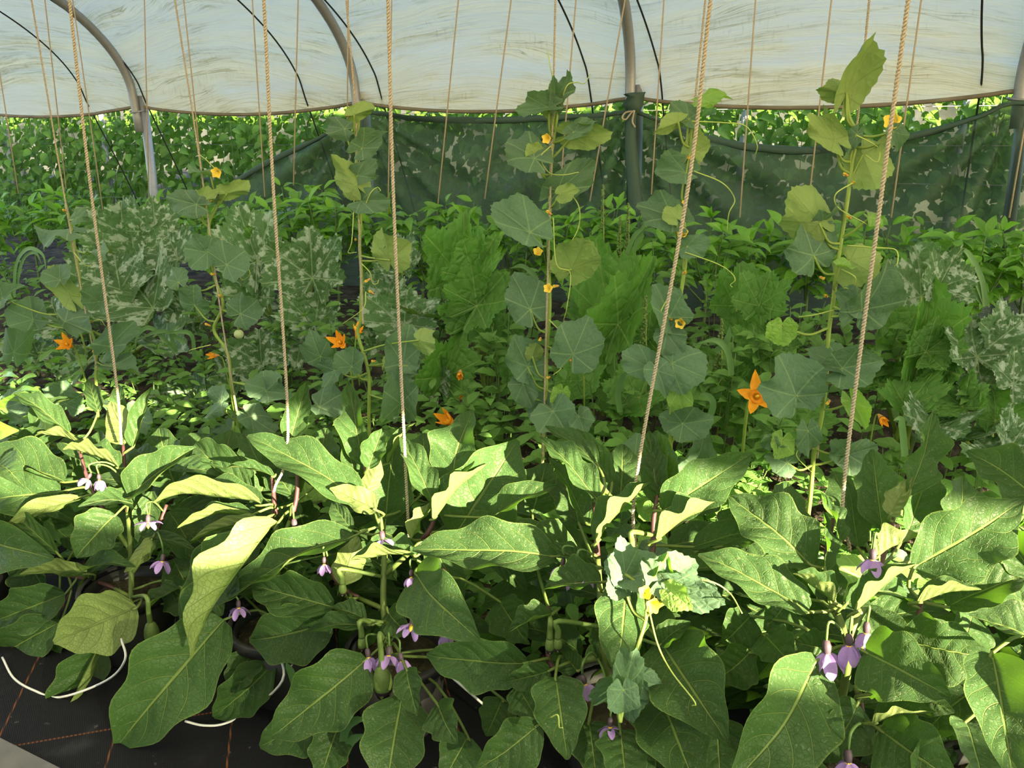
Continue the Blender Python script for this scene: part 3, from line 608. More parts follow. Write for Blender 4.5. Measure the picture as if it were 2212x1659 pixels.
for a in [(320, 1122, 'b', (0, -.3, -1), 1.25, 1.1), (192, 1030, 'b', (-.5, -.2, -.7), .6, .9), (214, 1032, 'b', (0, -.1, -1), .3, .9), (352, 1206, 'b', (-.2, -.2, -1), .8, 1.1), (636, 1132, 'c', (.1, -.2, -1), 1.0, 1.2), (515, 1306, 'd', (0, -.2, -1), .8, 1.), (826, 1158, 'd', (.15, -.35, -.9), 1.05, 1.15), (890, 1344, 'd', (-.1, -.9, -.5), .8, 1.), (962, 1362, 'd', (.1, -.2, -1), .5, .9), (840, 1408, 'd', (-.1, -.4, -1), .8, 1.1), (866, 1420, 'd', (.2, -.2, -1), .35, 1.), (795, 1412, 'd', (.1, -.2, -1), .45, 1.1), (888, 1240, 'd', (0, -.3, -1), .6, .8), (1216, 1216, 'e', (-.2, -.3, -1), .45, .9), (1250, 1234, 'e', (.1, -.5, -.9), .75, 1.15), (1262, 1470, 'e', (.2, -.3, -.6), .6, .9), (1318, 1562, 'e', (0, -.4, -1), 1.1, .9),
          (1886, 1200, 'f', (0, -.3, -1), .7, 1.1), (1786, 1400, 'f', (.1, -.3, -1), .6, 1.35), (1834, 1384, 'f', (.05, -.2, -1), .25, 1.2), (1872, 1358, 'f', (0, -.2, -1), .3, 1.1), (1832, 1636, 'f', (0, -.3, -1), .6, 1.2), (1728, 1614, 'f', (-.4, -.3, -.7), .4, .9), (700, 1212, 'd', (0, -.3, -1), .5, .8)]:
    egg_flower(*a)
def egg_fruit(x, y, k, s=1.):
    P = at(x, y, YE(y) - .05); r = ER[k]; q = min(STEMP[k], key=lambda p: (p - P).length + 2 * max(0, P.z - p.z))
    sh = [(.001, .03), (.007, .028), (.014, .02), (.019, .006), (.021, -.012), (.0205, -.028), (.017, -.034)]
    f = build('young_fruit', lathe([(a * s, b * s) for a, b in sh], P, 14), M['calyx_g'], r, origin=P)
    build('fruit_skin', lathe([(.019 * s, -.02 * s), (.02 * s, -.034 * s), (.014 * s, -.05 * s), (.001, -.056 * s)], P, 14), M['eggfruit'], f)
    build('fruit_stalk', tube(spline([q, P + V((0, 0, .11 * s)), P + V((0, 0, .06 * s)), P + V((0, 0, .02 * s))], 4), [.005, .0085], 7), M['calyx_g'], f)
    for i in range(5):
        a = 2 * math.pi * i / 5; e = V((math.cos(a), math.sin(a), 0)); g2 = blade(P + e * .019 * s + V((0, 0, -.02 * s)), P + e * .017 * s + V((0, 0, -.048 * s)), e, .014 * s, 'pepper', (-15, -15), nu=5, nv=4)
        build('sepal', g2, M['calyx_g'], f)
egg_fruit(826, 1462, 'd', 1.15); egg_fruit(327, 1362, 'b', 1.05); egg_fruit(1188, 1388, 'e', .55); egg_fruit(1205, 1386, 'e', .5); egg_fruit(740, 1268, 'd', .5); egg_fruit(1364, 1195, 'e', .5); egg_fruit(782, 1385, 'd', .55)
# drip tubes
for pts, lb in (([(5, 1420, .03), (30, 1465, .012), (75, 1492, .012), (130, 1506, .014), (230, 1470, .1), (270, 1425, .2), (262, 1380, .22)], 'white drip tube curving over the fabric at lower left'),
                ([(400, 1558, .014), (440, 1567, .014), (485, 1563, .014), (540, 1535, .02), (610, 1470, .2), (600, 1400, .23)], 'white drip tube running to the pot second from left'),
                ([(975, 1462, .25), (1010, 1492, .22), (1060, 1535, .16), (1102, 1570, .1), (1160, 1630, .03)], 'straight white drip tube crossing the pot rim at centre')):
    tag(build('drip_tube', tube(spline([atz(*p) for p in pts], 6), .0035, 7), M['tubing']), lb, 'tube')

# ------------------------------------------------------------------ melon vines on strings
YM = 2.6
MEL = [
 dict(y=2.6, label='melon vine climbing the leftmost twine, near the left edge', stem=[(142, 440), (158, 512), (172, 600), (180, 680), (206, 742), (208, 830), (215, 960)],
  lv=[(150, 500, 80, 488, 62, U_), (165, 470, 192, 452, 38, C_), (130, 605, 125, 570, 92, C_), (150, 640, 105, 575, 60, B_), (196, 548, 225, 530, 62, U_), (72, 690, 62, 640, 116, C_), (215, 652, 222, 612, 88, C_), (140, 695, 198, 718, 100, U_), (238, 748, 282, 695, 96, C_), (30, 760, 40, 690, 66, CR), (238, 792, 300, 802, 78, U_), (142, 872, 135, 822, 100, C_), (5, 645, 32, 618, 66, C_), (10, 880, 60, 905, 80, U_), (280, 900, 330, 920, 90, U_)], fl=[(145, 515), (197, 695), (203, 758), (140, 455)], td=[[(160, 545), (180, 570), (196, 575), (200, 570)], [(190, 700), (215, 690), (228, 705)]]),
 dict(y=2.6, label='melon vine on the second twine with a round melon at its foot', stem=[(470, 400), (476, 430), (452, 482), (457, 540), (466, 605), (482, 660), (462, 712), (492, 765), (502, 855), (516, 935), (515, 1010)],
  lv=[(455, 380, 405, 368, 54, UL), (490, 418, 542, 404, 54, (0, .4, -.9)), (425, 442, 358, 424, 82, C_), (430, 440, 470, 420, 60, (0, .3, -1)), (448, 545, 395, 535, 92, C_), (490, 572, 525, 540, 106, C_), (420, 658, 415, 618, 92, C_), (520, 678, 560, 648, 92, C_), (480, 868, 440, 875, 84, C_), (575, 840, 565, 802, 106, C_), (575, 845, 620, 850, 70, C_), (450, 960, 400, 940, 90, U_), (540, 900, 590, 935, 90, U_), (385, 610, 370, 580, 60, C_)], fl=[(474, 370, 1.6), (450, 702), (478, 640), (458, 432), (475, 520), (462, 592)], td=[[(480, 545), (500, 575), (525, 570), (540, 590), (525, 605), (515, 590), (528, 588)], [(470, 370), (445, 345), (432, 335)], [(455, 745), (415, 755), (408, 760)]]),
 dict(y=2.6, label='melon vine on the twine beside the second hoop', stem=[(776, 238), (771, 330), (768, 400), (779, 462), (777, 530), (781, 600), (779, 690), (773, 722), (796, 805), (797, 900), (800, 980)],
  lv=[(745, 278, 693, 266, 56, C_), (765, 248, 808, 232, 50, (0, .3, -1)), (782, 320, 830, 282, 64, C_), (768, 398, 728, 342, 78, (-.3, .2, -.8)), (772, 380, 818, 350, 58, C_), (780, 434, 840, 432, 68, C_), (842, 562, 832, 498, 110, (.2, .1, -1)), (850, 560, 880, 520, 60, C_), (692, 770, 670, 722, 82, C_), (760, 792, 765, 752, 88, C_), (722, 800, 690, 815, 60, C_), (870, 785, 882, 705, 84, C_), (905, 735, 942, 745, 64, B_), (865, 872, 862, 795, 104, C_), (880, 790, 910, 790, 46, C_), (690, 880, 740, 900, 110, (.2, .8, .4)), (850, 780, 830, 800, 60, B_)], fl=[(764, 430), (763, 445), (795, 605), (803, 632), (768, 518), (750, 250), (808, 780), (770, 705)], td=[[(785, 455), (800, 418), (815, 405), (822, 412), (816, 415)], [(782, 570), (800, 590), (805, 612), (815, 612), (818, 604)], [(765, 430), (760, 520), (752, 545), (770, 545)], [(790, 630), (785, 665), (740, 700)]]),
 dict(y=2.6, label='tall melon vine at centre in front of the net', stem=[(1206, 182), (1203, 250), (1193, 320), (1189, 390), (1187, 460), (1184, 520), (1186, 600), (1187, 680), (1180, 760), (1180, 830), (1176, 905), (1172, 1010)],
  lv=[(1204, 215, 1236, 158, 46, (-.4, .3, .8)), (1200, 225, 1195, 168, 36, C_), (1185, 232, 1112, 240, 66, C_), (1192, 236, 1170, 210, 50, (-.2, .3, -.8)), (1235, 294, 1312, 298, 78, (0, .3, -.9)), (1240, 285, 1290, 262, 50, C_), (1155, 342, 1090, 296, 96, C_), (1160, 340, 1140, 312, 50, B_), (1206, 412, 1280, 346, 92, C_), (1212, 418, 1245, 408, 52, B_), (1145, 502, 1065, 440, 128, C_), (1235, 582, 1268, 508, 122, (.1, .1, -1)), (1145, 668, 1110, 595, 110, C_), (1238, 765, 1272, 688, 128, C_), (1140, 792, 1108, 725, 108, C_), (1150, 770, 1160, 740, 50, B_), (1195, 888, 1225, 935, 124, (0, .6, .8)), (1190, 880, 1140, 895, 90, C_), (1215, 845, 1205, 880, 50, C_, 1), (1130, 830, 1150, 880, 80, C_), (1250, 900, 1265, 940, 70, C_)], fl=[(1188, 298, 1.3), (1187, 460), (1160, 550, 1.3), (1188, 625, 1.3), (1202, 618), (1167, 732), (1185, 815), (1205, 225)], td=[[(1195, 175), (1188, 140), (1183, 108)], [(1210, 225), (1225, 185), (1245, 178), (1262, 180), (1275, 160)], [(1190, 315), (1168, 340), (1185, 372), (1215, 378), (1250, 372)], [(1195, 470), (1202, 570), (1232, 590), (1225, 660), (1218, 690)], [(1186, 690), (1222, 735), (1215, 790), (1195, 810)], [(1225, 410), (1250, 445), (1250, 490), (1230, 530)]]),
 dict(y=2.55, label='melon vine twining with the thick rope right of centre', stem=[(1512, 212), (1496, 270), (1492, 330), (1486, 400), (1476, 470), (1481, 560), (1470, 640), (1461, 720), (1456, 800), (1450, 900), (1448, 1000)],
  lv=[(1515, 215, 1567, 200, 46, (-.2, .5, .8), 1), (1488, 256, 1450, 222, 54, C_), (1465, 264, 1415, 282, 50, (0, .3, -.8)), (1490, 332, 1512, 276, 70, (.4, .2, -.8)), (1480, 372, 1412, 362, 74, C_), (1455, 472, 1375, 432, 92, C_), (1460, 470, 1440, 450, 54, B_), (1485, 532, 1535, 524, 62, C_), (1446, 685, 1420, 615, 112, C_), (1400, 792, 1345, 765, 90, C_), (1452, 785, 1520, 812, 124, C_), (1465, 845, 1476, 898, 70, C_, 1), (1472, 915, 1428, 900, 84, C_), (1475, 915, 1540, 905, 90, C_), (1372, 985, 1335, 955, 90, U_), (1500, 1012, 1525, 948, 106, C_), (1440, 720, 1470, 760, 80, C_), (1420, 800, 1440, 850, 80, C_)], fl=[(1475, 512, 1.4), (1478, 590), (1475, 695, 1.4), (1488, 340), (1480, 435), (1450, 690)], td=[[(1495, 262), (1560, 265), (1610, 272), (1635, 310), (1632, 335)], [(1500, 370), (1560, 395), (1587, 430), (1575, 460), (1570, 500)], [(1480, 545), (1550, 570), (1580, 590), (1588, 605), (1578, 615), (1582, 620)], [(1445, 640), (1425, 680), (1432, 715), (1440, 715), (1436, 708)]]),
 dict(y=2.5, label='tallest melon vine at right with a pale upright top leaf', stem=[(1828, 205), (1834, 252), (1850, 292), (1841, 350), (1831, 430), (1820, 500), (1808, 580), (1800, 650), (1790, 720), (1786, 800), (1775, 900), (1760, 970), (1750, 1080)],
  lv=[(1828, 200, 1868, 84, 92, (-.2, .1, -1)), (1826, 202, 1764, 190, 60, (0, .2, -1)), (1803, 302, 1745, 248, 66, (-.2, .2, -.8)), (1806, 305, 1780, 225, 44, CR), (1864, 334, 1892, 412, 116, (.1, -.1, -1)), (1770, 482, 1712, 412, 130, (-.2, .15, -.9)), (1775, 478, 1815, 450, 70, CR), (1757, 552, 1735, 478, 150, (-.1, .5, .9)), (1836, 562, 1895, 595, 112, B_), (1862, 668, 1925, 590, 150, (.1, .35, 1)), (1855, 662, 1810, 630, 80, C_), (1690, 702, 1686, 745, 82, C_, 1), (1720, 855, 1695, 775, 150, C_), (1725, 852, 1780, 850, 70, C_), (1820, 795, 1905, 780, 110, C_), (1815, 790, 1745, 755, 90, UL), (1842, 868, 1872, 922, 56, (-.3, .3, .8), 1), (1665, 948, 1650, 970, 50, C_), (1832, 982, 1895, 965, 105, C_), (1825, 985, 1795, 950, 70, C_), (1700, 1000, 1660, 985, 90, C_), (1690, 950, 1680, 990, 60, C_, 1), (1930, 285, 1945, 320, 50, C_), (1920, 300, 1895, 320, 40, B_), (1850, 290, 1830, 330, 40, C_), (1880, 470, 1905, 490, 40, U_, 1), (1815, 575, 1848, 580, 46, U_, 1), (1745, 930, 1750, 985, 60, C_)], fl=[(1930, 270, 1.8), (1842, 395), (1828, 378), (1775, 600), (1785, 640), (1790, 868), (1835, 470)], td=[[(1850, 292), (1885, 310), (1900, 325), (1895, 350), (1870, 335)], [(1842, 395), (1805, 420), (1812, 450), (1865, 480), (1875, 488)], [(1830, 530), (1890, 535), (1935, 540), (1938, 570), (1925, 575), (1922, 565)], [(1815, 580), (1848, 600), (1840, 625), (1825, 622), (1812, 630)], [(1725, 780), (1718, 805), (1700, 818), (1690, 805), (1703, 798)], [(1755, 950), (1720, 980), (1745, 1012), (1752, 1018)], [(1800, 670), (1760, 680), (1725, 685)], [(1940, 275), (1935, 245), (1930, 235)]]),
 dict(y=None, label='melon shoot sprawling over the front of the eggplant, with yellow buds', stem=[(1500, 1290), (1450, 1262), (1420, 1270), (1400, 1290), (1395, 1340), (1370, 1420), (1352, 1500), (1340, 1560)],
  lv=[(1390, 1240, 1300, 1210, 112, (-.1, .7, .6)), (1350, 1240, 1345, 1165, 74, (.2, .4, .8)), (1345, 1255, 1310, 1275, 70, C_), (1430, 1250, 1505, 1215, 110, (.2, .4, .9)), (1445, 1265, 1530, 1275, 74, C_), (1450, 1280, 1490, 1310, 66, C_, 1), (1480, 1275, 1560, 1300, 86, C_), (1420, 1255, 1400, 1190, 50, (-.3, .4, .8)), (1425, 1255, 1440, 1205, 50, C_, 1), (1356, 1478, 1300, 1530, 130, C_), (1352, 1478, 1370, 1415, 76, C_), (1370, 1470, 1425, 1480, 74, C_), (1345, 1490, 1350, 1550, 80, C_)], fl=[(1392, 1282, 1.2), (1405, 1300, 1.3), (1432, 1235, 1.0), (1420, 1265)], td=[[(1450, 1250), (1530, 1255), (1575, 1280), (1603, 1325)], [(1400, 1310), (1420, 1390), (1450, 1450), (1500, 1515), (1495, 1525)], [(1190, 1550), (1205, 1545), (1208, 1570), (1215, 1572)]])]
g_ = blade((0, 0, 0), (.022, 0, .006), V((0, 0, 1)), .015, 'petal', (12, 12), (0, 0), .05, .06, 5, 4); ME_YP = mesh('petal', g_[0], g_[1], M['yelf'], g_[2])
def small_flower(P, r, s, wilt):
    d = (V((rnd.uniform(-.6, .6), -1, rnd.uniform(-.3, .8)))).normalized()
    f = build('flower', lathe([(.001, -.014 * s), (.004 * s, -.012 * s), (.0055 * s, -.002 * s), (.0045 * s, .006 * s)], P, 7, d), M['calyx_g'] if not wilt else M['wilt'], r, origin=P)
    u = d.orthogonal().normalized(); v = d.cross(u)
    for i in range(5):
        a = i * 1.2566; e = u * math.cos(a) + v * math.sin(a); o_ = .9 if not wilt else .25
        put(ME_YP, 'petal', P + d * .003 * s, e * math.sin(o_) + d * math.cos(o_), d * .8 - e * .3, s * (.8 if wilt else 1.), f)
MR = []
for mi, m in enumerate(MEL):
    front = m['y'] is None
    yf = (lambda y: YE(y) - .11) if front else (lambda y, Y=m['y']: Y)
    P = [at(x, y, yf(y)) for x, y in m['stem']]; S = spline(P, 6)
    root = empty('melon_vine', V((P[-1].x, P[-1].y, gz(P[-1].y) if not front else .25)), m['label'], 'melon vine', 'melon vines trained on twine'); MR.append(root)
    if not front: S = S + [V((S[-1].x, S[-1].y + .02, gz(S[-1].y)))]
    build('stem', tube(S, [.0055, .0075] if not front else .004, 7), M['stem_g'], root)
    for lf in m['lv']:
        ax, ay, tx, ty, wd, hn = lf[:6]; yo = yf(ay) + rnd.uniform(-.05, .03) - .03
        A = at(ax, ay, yo); T = at(tx, ty, yo + rnd.uniform(-.05, .03)); W = wd * dep(A) / FPX
        f = rnd.uniform(8, 42); f2 = rnd.uniform(8, 42)
        if rnd.random() < .3: f += 14
        g_ = palm(A, T, hint(hn), W * 1.06, .05, .022, rnd.uniform(-.05, .2), (f, f2) if not front else (f * .6, f2 * .6), rnd.uniform(.12, .26) * (.45 if front else 1), rnd.uniform(.02, .35), 6, 56, rnd.uniform(0, 6.28), back=.5, bend=rnd.uniform(-.65, .2) if not front else -.1)
        o = build('leaf', g_, M['melon_young'] if len(lf) > 6 else M['melon'], root, origin=A)
        q = min(S, key=lambda p: abs((p - A).length - .10) + .35 * max(0, p.z - A.z))
        if (q - A).length < .45:
            build('petiole', tube(spline([q, (q * .55 + A * .45) - V((0, 0, .015)) + (A - q).cross(V((0, 1, 0))) * .08, A], 5), [.0042, .0032], 6), M['stem_g'], o)
    if not front:
        b = wl(root)
        for k in range(16):      # lower leaves around the foot
            a = rnd.uniform(0, 6.28); A = b + V((rnd.uniform(-.38, .38), rnd.uniform(-.42, .12), rnd.uniform(.06, .34))); d = V((math.cos(a), math.sin(a) - .5, rnd.uniform(-.3, .3))).normalized()
            g_ = palm(A, A + d * rnd.uniform(.07, .1), V((rnd.uniform(-.3, .3), -.6, .9)), rnd.uniform(.14, .2), .05, .022, .05, (rnd.uniform(5, 25), rnd.uniform(5, 25)), rnd.uniform(.08, .2), .1, 4, 40, rnd.uniform(0, 6))
            o = build('leaf', g_, rnd.choice((M['melon'], M['melon'], M['melon_young'])), root, origin=A)
            build('petiole', tube(spline([b + V((0, 0, .03)), (b + A) / 2 + V((0, 0, .06)), A], 4), .0035, 5), M['stem_e'], o)
    for fl in m['fl']:
        small_flower(at(fl[0], fl[1], yf(fl[1]) - .03), root, (fl[2] if len(fl) > 2 else .85) * 1.0, len(fl) < 3)
    for td in m['td']:
        P = [at(x, y, yf(y) - .045 - .02 * (i % 2)) for i, (x, y) in enumerate(td)]
        build('tendril', tube(spline(P, 7), [.0021, .0013], 5), M['tendril'], root)
# melon fruit
def melon(x, y, Y, r, lb, parent):
    P = at(x, y, Y); vs_, fs = [], []
    for i in range(17):
        a = math.pi * i / 16
        for k in range(40):
            b = 2 * math.pi * k / 40; rr = r * (1 - .035 * (abs(math.sin(b * 5)) < .3) * math.sin(a)); vs_.append(P + V((rr * math.sin(a) * math.cos(b), rr * math.sin(a) * math.sin(b), rr * .97 * math.cos(a))))
    for i in range(16):
        for k in range(40): k2 = (k + 1) % 40; fs.append((i * 40 + k, (i + 1) * 40 + k, (i + 1) * 40 + k2, i * 40 + k2))
    o = build('melon_fruit', (vs_, fs), M['melonfruit'], parent, origin=P); o['label'] = lb
    build('fruit_stalk', tube([P + V((0, 0, r * .95)), P + V((.005, 0, r + .05))], [.006, .004], 6), M['stem_g'], o)
melon(508, 962, 2.45, .055, 'pale green striped melon', MR[1]); melon(516, 722, 2.75, .021, 'small yellow young melon', MR[1])

# ------------------------------------------------------------------ zucchini
YZ = 3.4
ZUC = [('zucchini plant with large white mottled leaves behind the left vines', (285, 800), [(268, 505, 262, 446, 120, 0), (335, 500, 332, 446, 96, 0), (290, 565, 285, 502, 170, 0), (385, 560, 372, 525, 110, 0), (260, 625, 250, 565, 150, 0), (330, 665, 300, 622, 180, 0), (215, 600, 180, 560, 110, 0), (410, 690, 440, 655, 110, 0), (355, 740, 400, 765, 120, 0), (85, 770, 70, 735, 100, 0), (130, 700, 115, 660, 110, 0), (180, 790, 140, 830, 110, 0)]),
 ('zucchini plant with mottled leaves between second and third vine', (620, 860), [(555, 562, 520, 465, 130, 0), (566, 555, 590, 500, 66, 1), (675, 600, 672, 512, 160, 0), (555, 640, 560, 578, 120, 0), (565, 785, 560, 722, 128, 0), (680, 700, 690, 645, 130, 0), (620, 680, 640, 720, 100, 0), (420, 872, 392, 828, 120, 0), (650, 740, 640, 790, 100, 0), (520, 800, 500, 850, 90, 0)]),
 ('zucchini plant with grey green mottled leaves right of the third vine', (900, 880), [(868, 575, 860, 525, 96, 0), (872, 700, 880, 640, 150, 0), (930, 690, 965, 690, 80, 0), (830, 650, 850, 590, 90, 0), (960, 815, 985, 735, 120, 1), (940, 830, 910, 770, 80, 0), (1010, 700, 1040, 650, 110, 1), (830, 720, 800, 760, 90, 0)]),
 ('green zucchini plant with an upright plain leaf left of centre', (1050, 820), [(1000, 605, 1000, 488, 120, 1), (1020, 600, 1065, 520, 90, 1), (990, 625, 950, 570, 80, 1), (1030, 660, 1085, 600, 110, 1), (1130, 800, 1100, 840, 110, 1), (1090, 700, 1070, 760, 90, 1)]),
 ('zucchini plant with glossy bright green lobed leaves right of the central vine', (1330, 800), [(1325, 705, 1290, 562, 150, 1), (1335, 700, 1395, 590, 100, 1), (1310, 712, 1240, 650, 100, 1), (1400, 730, 1450, 690, 90, 1), (1300, 850, 1340, 820, 110, 1), (1430, 860, 1400, 810, 100, 1), (1380, 860, 1330, 900, 110, 1), (1260, 820, 1240, 870, 90, 1)]),
 ('zucchini plant with dark leaves and an open orange flower', (1620, 900), [(1590, 660, 1600, 585, 120, 1), (1640, 660, 1660, 600, 100, 1), (1650, 760, 1640, 712, 110, 1), (1560, 820, 1530, 770, 100, 1), (1600, 800, 1630, 850, 110, 1), (1620, 720, 1580, 700, 100, 1), (1720, 930, 1690, 870, 130, 1), (1560, 900, 1590, 950, 120, 1), (1540, 870, 1500, 850, 90, 1)]),
 ('zucchini plant with bright upright leaves beside the tallest vine', (1960, 880), [(1985, 770, 2010, 640, 100, 1), (1935, 730, 1915, 665, 110, 1), (2000, 760, 2055, 720, 90, 1), (1950, 760, 1900, 745, 100, 1), (1990, 640, 1985, 548, 130, 0), (2030, 620, 2052, 560, 100, 0), (1900, 830, 1930, 790, 120, 1), (1960, 880, 1930, 840, 130, 1), (2020, 830, 2080, 800, 120, 1), (1990, 850, 2010, 900, 110, 1)]),
 ('zucchini plant with silver mottled leaves at the right edge', (2130, 900), [(2110, 770, 2090, 705, 150, 0), (2170, 740, 2210, 690, 120, 0), (2130, 850, 2110, 795, 150, 0), (2190, 830, 2230, 790, 110, 0), (2080, 880, 2040, 850, 110, 1), (2150, 910, 2150, 850, 120, 1), (2090, 930, 2050, 960, 150, 0), (2180, 960, 2200, 910, 140, 0), (2020, 920, 2000, 960, 120, 0), (2160, 1000, 2120, 960, 140, 0)])]
for zi, (lb, c0, lvs) in enumerate(ZUC):
    b = at(c0[0], c0[1], YZ); b.z = gz(YZ) + .03
    root = empty('zucchini_plant', b, lb, 'zucchini', 'zucchini plants in the third row')
    build('crown', tube(spline([b + V((0, 0, -.05)), b + V((.02, 0, .08)), b + V((.03, -.03, .16))], 3), [.03, .018], 8), M['stem_d'], root)
    for (ax, ay, tx, ty, wd, pl_) in lvs:
        Y0 = YZ + (650 - ay) * .0012 + rnd.uniform(-.12, .12)
        A = at(ax, ay, Y0); T = at(tx, ty, Y0 + (.06 if ty < ay else -.1)); W = wd * 1.28 * dep(A) / FPX; T = A + (T - A) * 1.15
        f = rnd.uniform(18, 46); f2 = rnd.uniform(18, 46)
        hn = (rnd.uniform(-.25, .25), .6, .85) if ty < ay else (rnd.uniform(-.2, .2), .9, .5)
        g_ = palm(A, T, hint(hn), W * 1.08, .12, .045, rnd.uniform(.05, .25), (f, f2), rnd.uniform(.08, .18), rnd.uniform(.0, .18), 7, 84, rnd.uniform(0, 6.28), .66, bend=rnd.uniform(-.3, .2))
        o = build('leaf', g_, M['zucg'] if pl_ else M['zuc'], root, origin=A)
        q = b + V((rnd.uniform(-.05, .05), rnd.uniform(-.05, .05), .1))
        build('petiole', tube(spline([q, (q + A) / 2 + V(((A.x - q.x) * .15, 0, .06)), A], 5), [.011, .007], 7), M['stem_g'], o)
g_ = blade((0, 0, 0), (.075, 0, .012), V((0, 0, 1)), .042, 'heart', (20, 20), (10, 10), .12, -.10, 9, 6, 1.); ME_OP = mesh('petal', g_[0], g_[1], M['orange'], g_[2])
def z_flower(x, y, Y, d, op, s, lb, wilt=False):
    P = at(x, y, Y); d = (RT * d[0] + V((0, 0, 1)) * d[1] - CH_F * d[2]).normalized()
    r = empty('zucchini_flower', P, lb, 'flower', 'orange zucchini flowers')
    m_ = M['wilt'] if wilt else M['orange']
    build('flower_tube', lathe([(.006 * s, -.045 * s), (.012 * s, -.03 * s), (.019 * s, 0), (.026 * s, .022 * s)], P, 12, d), m_, r, origin=P)
    build('flower_stalk', tube(spline([P - d * .04 * s, P - d * .09 * s - V((0, 0, .03)), P - d * .1 * s + V((0, .02, -.2))], 4), .006 * s, 6), M['stem_g'], r)
    u = d.orthogonal().normalized(); v = d.cross(u)
    for i in range(5):
        a = i * 1.2566 + .3; e = u * math.cos(a) + v * math.sin(a); o_ = op * rnd.uniform(.75, 1.25)
        o = put(ME_OP, 'petal', P + d * .01 * s + e * .014 * s, e * math.sin(o_) + d * math.cos(o_), d * .9 - e * .4, s * rnd.uniform(.85, 1.1), r)
    build('stamen', tube([P, P + d * .03 * s], [.006 * s, .004 * s], 6), M['yellow'], r)
for a in [(146, 650, 2.75, (-.3, .9, .2), .8, .75, 'orange trumpet flower, upper one at the left edge'), (148, 745, 2.75, (0, .5, .9), .9, .8, 'open orange flower, lower one at the left edge'), (738, 742, 2.85, (-.2, .6, .8), .8, .8, 'orange star flower beside the third vine'), (772, 720, 2.9, (.3, .8, .3), .7, .55, 'small orange flower half hidden behind the third vine'), (1250, 785, 2.9, (-.4, .7, .5), .6, .65, 'orange flower right of the central vine'), (974, 912, 2.8, (-.5, .5, .4), .5, .85, 'closing orange flower above the centre eggplant leaf'), (1632, 858, 2.62, (0, .5, 1), 1.1, .95, 'wide open orange flower among the leaves right of centre'), (1264, 886, 2.9, (0, .2, .8), .3, .35, 'tiny wilted orange flower beside the central vine'), (1266, 938, 2.9, (.3, -.4, .8), .3, .35, 'tiny wilted orange flower low beside the central vine', True), (994, 806, 3.0, (0, -.3, .9), .35, .5, 'shrivelled orange flower left of the central vine', True), (465, 768, 2.95, (-.5, .2, .8), .5, .5, 'dull orange flower behind the second vine', True), (1903, 902, 2.95, (0, -.2, 1), .4, .5, 'shrivelled orange flower right of the tallest vine', True), (995, 860, 3.0, (.2, .4, .8), .3, .35, 'faded yellow flower bud low left of the central vine', True)]:
    z_flower(*a)

# ------------------------------------------------------------------ peppers
YP = 4.7
GP = generic('pepper', .15, .075, 5, M['pepper'], 'pepper_leaf', nu=7, nv=4)
def pepper_parts(root, h, spread, nleaf, R_):
    b = wl(root); stems = []
    build('stem', tube(spline([b, b + V((.01, 0, h * .3)), b + V((0, .01, h * .5))], 3), [.009, .007], 6), M['stem_d'], root)
    for i in range(7):
        a = 2 * math.pi * i / 7 + R_.uniform(-.3, .3); rr = spread * R_.uniform(.35, 1); f = b + V((0, .01, h * R_.uniform(.3, .5)))
        tip = b + V((rr * math.cos(a), rr * math.sin(a) * .8, h * R_.uniform(.82, 1.0) - rr * .25)); md = (f + tip) / 2 + V((math.cos(a), math.sin(a), 0)) * rr * .15
        S = spline([f, md, tip], 5); stems.append(S); build('branch', tube(S, [.006, .003], 5), M['stem_d'], root)
    for i in range(nleaf):
        S = R_.choice(stems); k = int(len(S) * min(.99, R_.random() ** .55)); p = S[k]; topn = k / len(S)
        a = R_.uniform(0, 2 * math.pi)
        up = R_.uniform(.2, 1.3) if topn > .85 and R_.random() < .5 else R_.uniform(-.7, .25)
        d = V((math.cos(a), math.sin(a) * .9 - .25, up)); n = V((R_.uniform(-.3, .3), -.45, 1)) if up < .3 else V((-math.cos(a) * .5, -.8, .5))
        put(R_.choice(GP), 'leaf', p + d.normalized() * .015, d, n, R_.uniform(.65, 1.15) * (.8 if up > .3 else 1), root)
PX = [(-40, 415), (50, 412), (150, 420), (250, 428), (345, 430), (440, 428), (540, 418), (630, 398), (715, 405), (800, 425), (905, 445), (1000, 428), (1100, 438), (1190, 436), (1290, 440), (1400, 460), (1535, 462), (1640, 478), (1760, 468), (1890, 474), (2010, 478), (2120, 474), (2240, 478)]
PL = ['cut off by the left edge', 'first whole one from the left edge', 'behind the leftmost melon vine', 'behind the mottled leaves at left', 'in front of the left hoop', 'behind the second melon vine', 'where the net slopes down', 'below the sloping net end', 'just left of the second hoop', 'behind the third melon vine', 'right of the second hoop, before the net', 'with tips against the net left of centre', 'left of the central melon vine', 'behind the central melon vine', 'just right of the central vine', 'in front of the knotted hoop', 'right of the thick rope vine', 'midway between the thick rope and the tallest vine', 'just left of the tallest vine', 'just right of the tallest vine', 'second right of the tallest vine', 'near the hoop at the right edge', 'cut off by the right edge']
for i, (px, py) in enumerate(PX):
    Yp = YP + rnd.uniform(-.12, .12); t = at(px, py, Yp); b = V((t.x, Yp, gz(Yp)))
    r = empty('pepper_plant', b, 'leafy green pepper plant ' + PL[i], 'pepper plant', 'pepper plants in the back row')
    pepper_parts(r, t.z - b.z + .02, .27, 100, rnd)

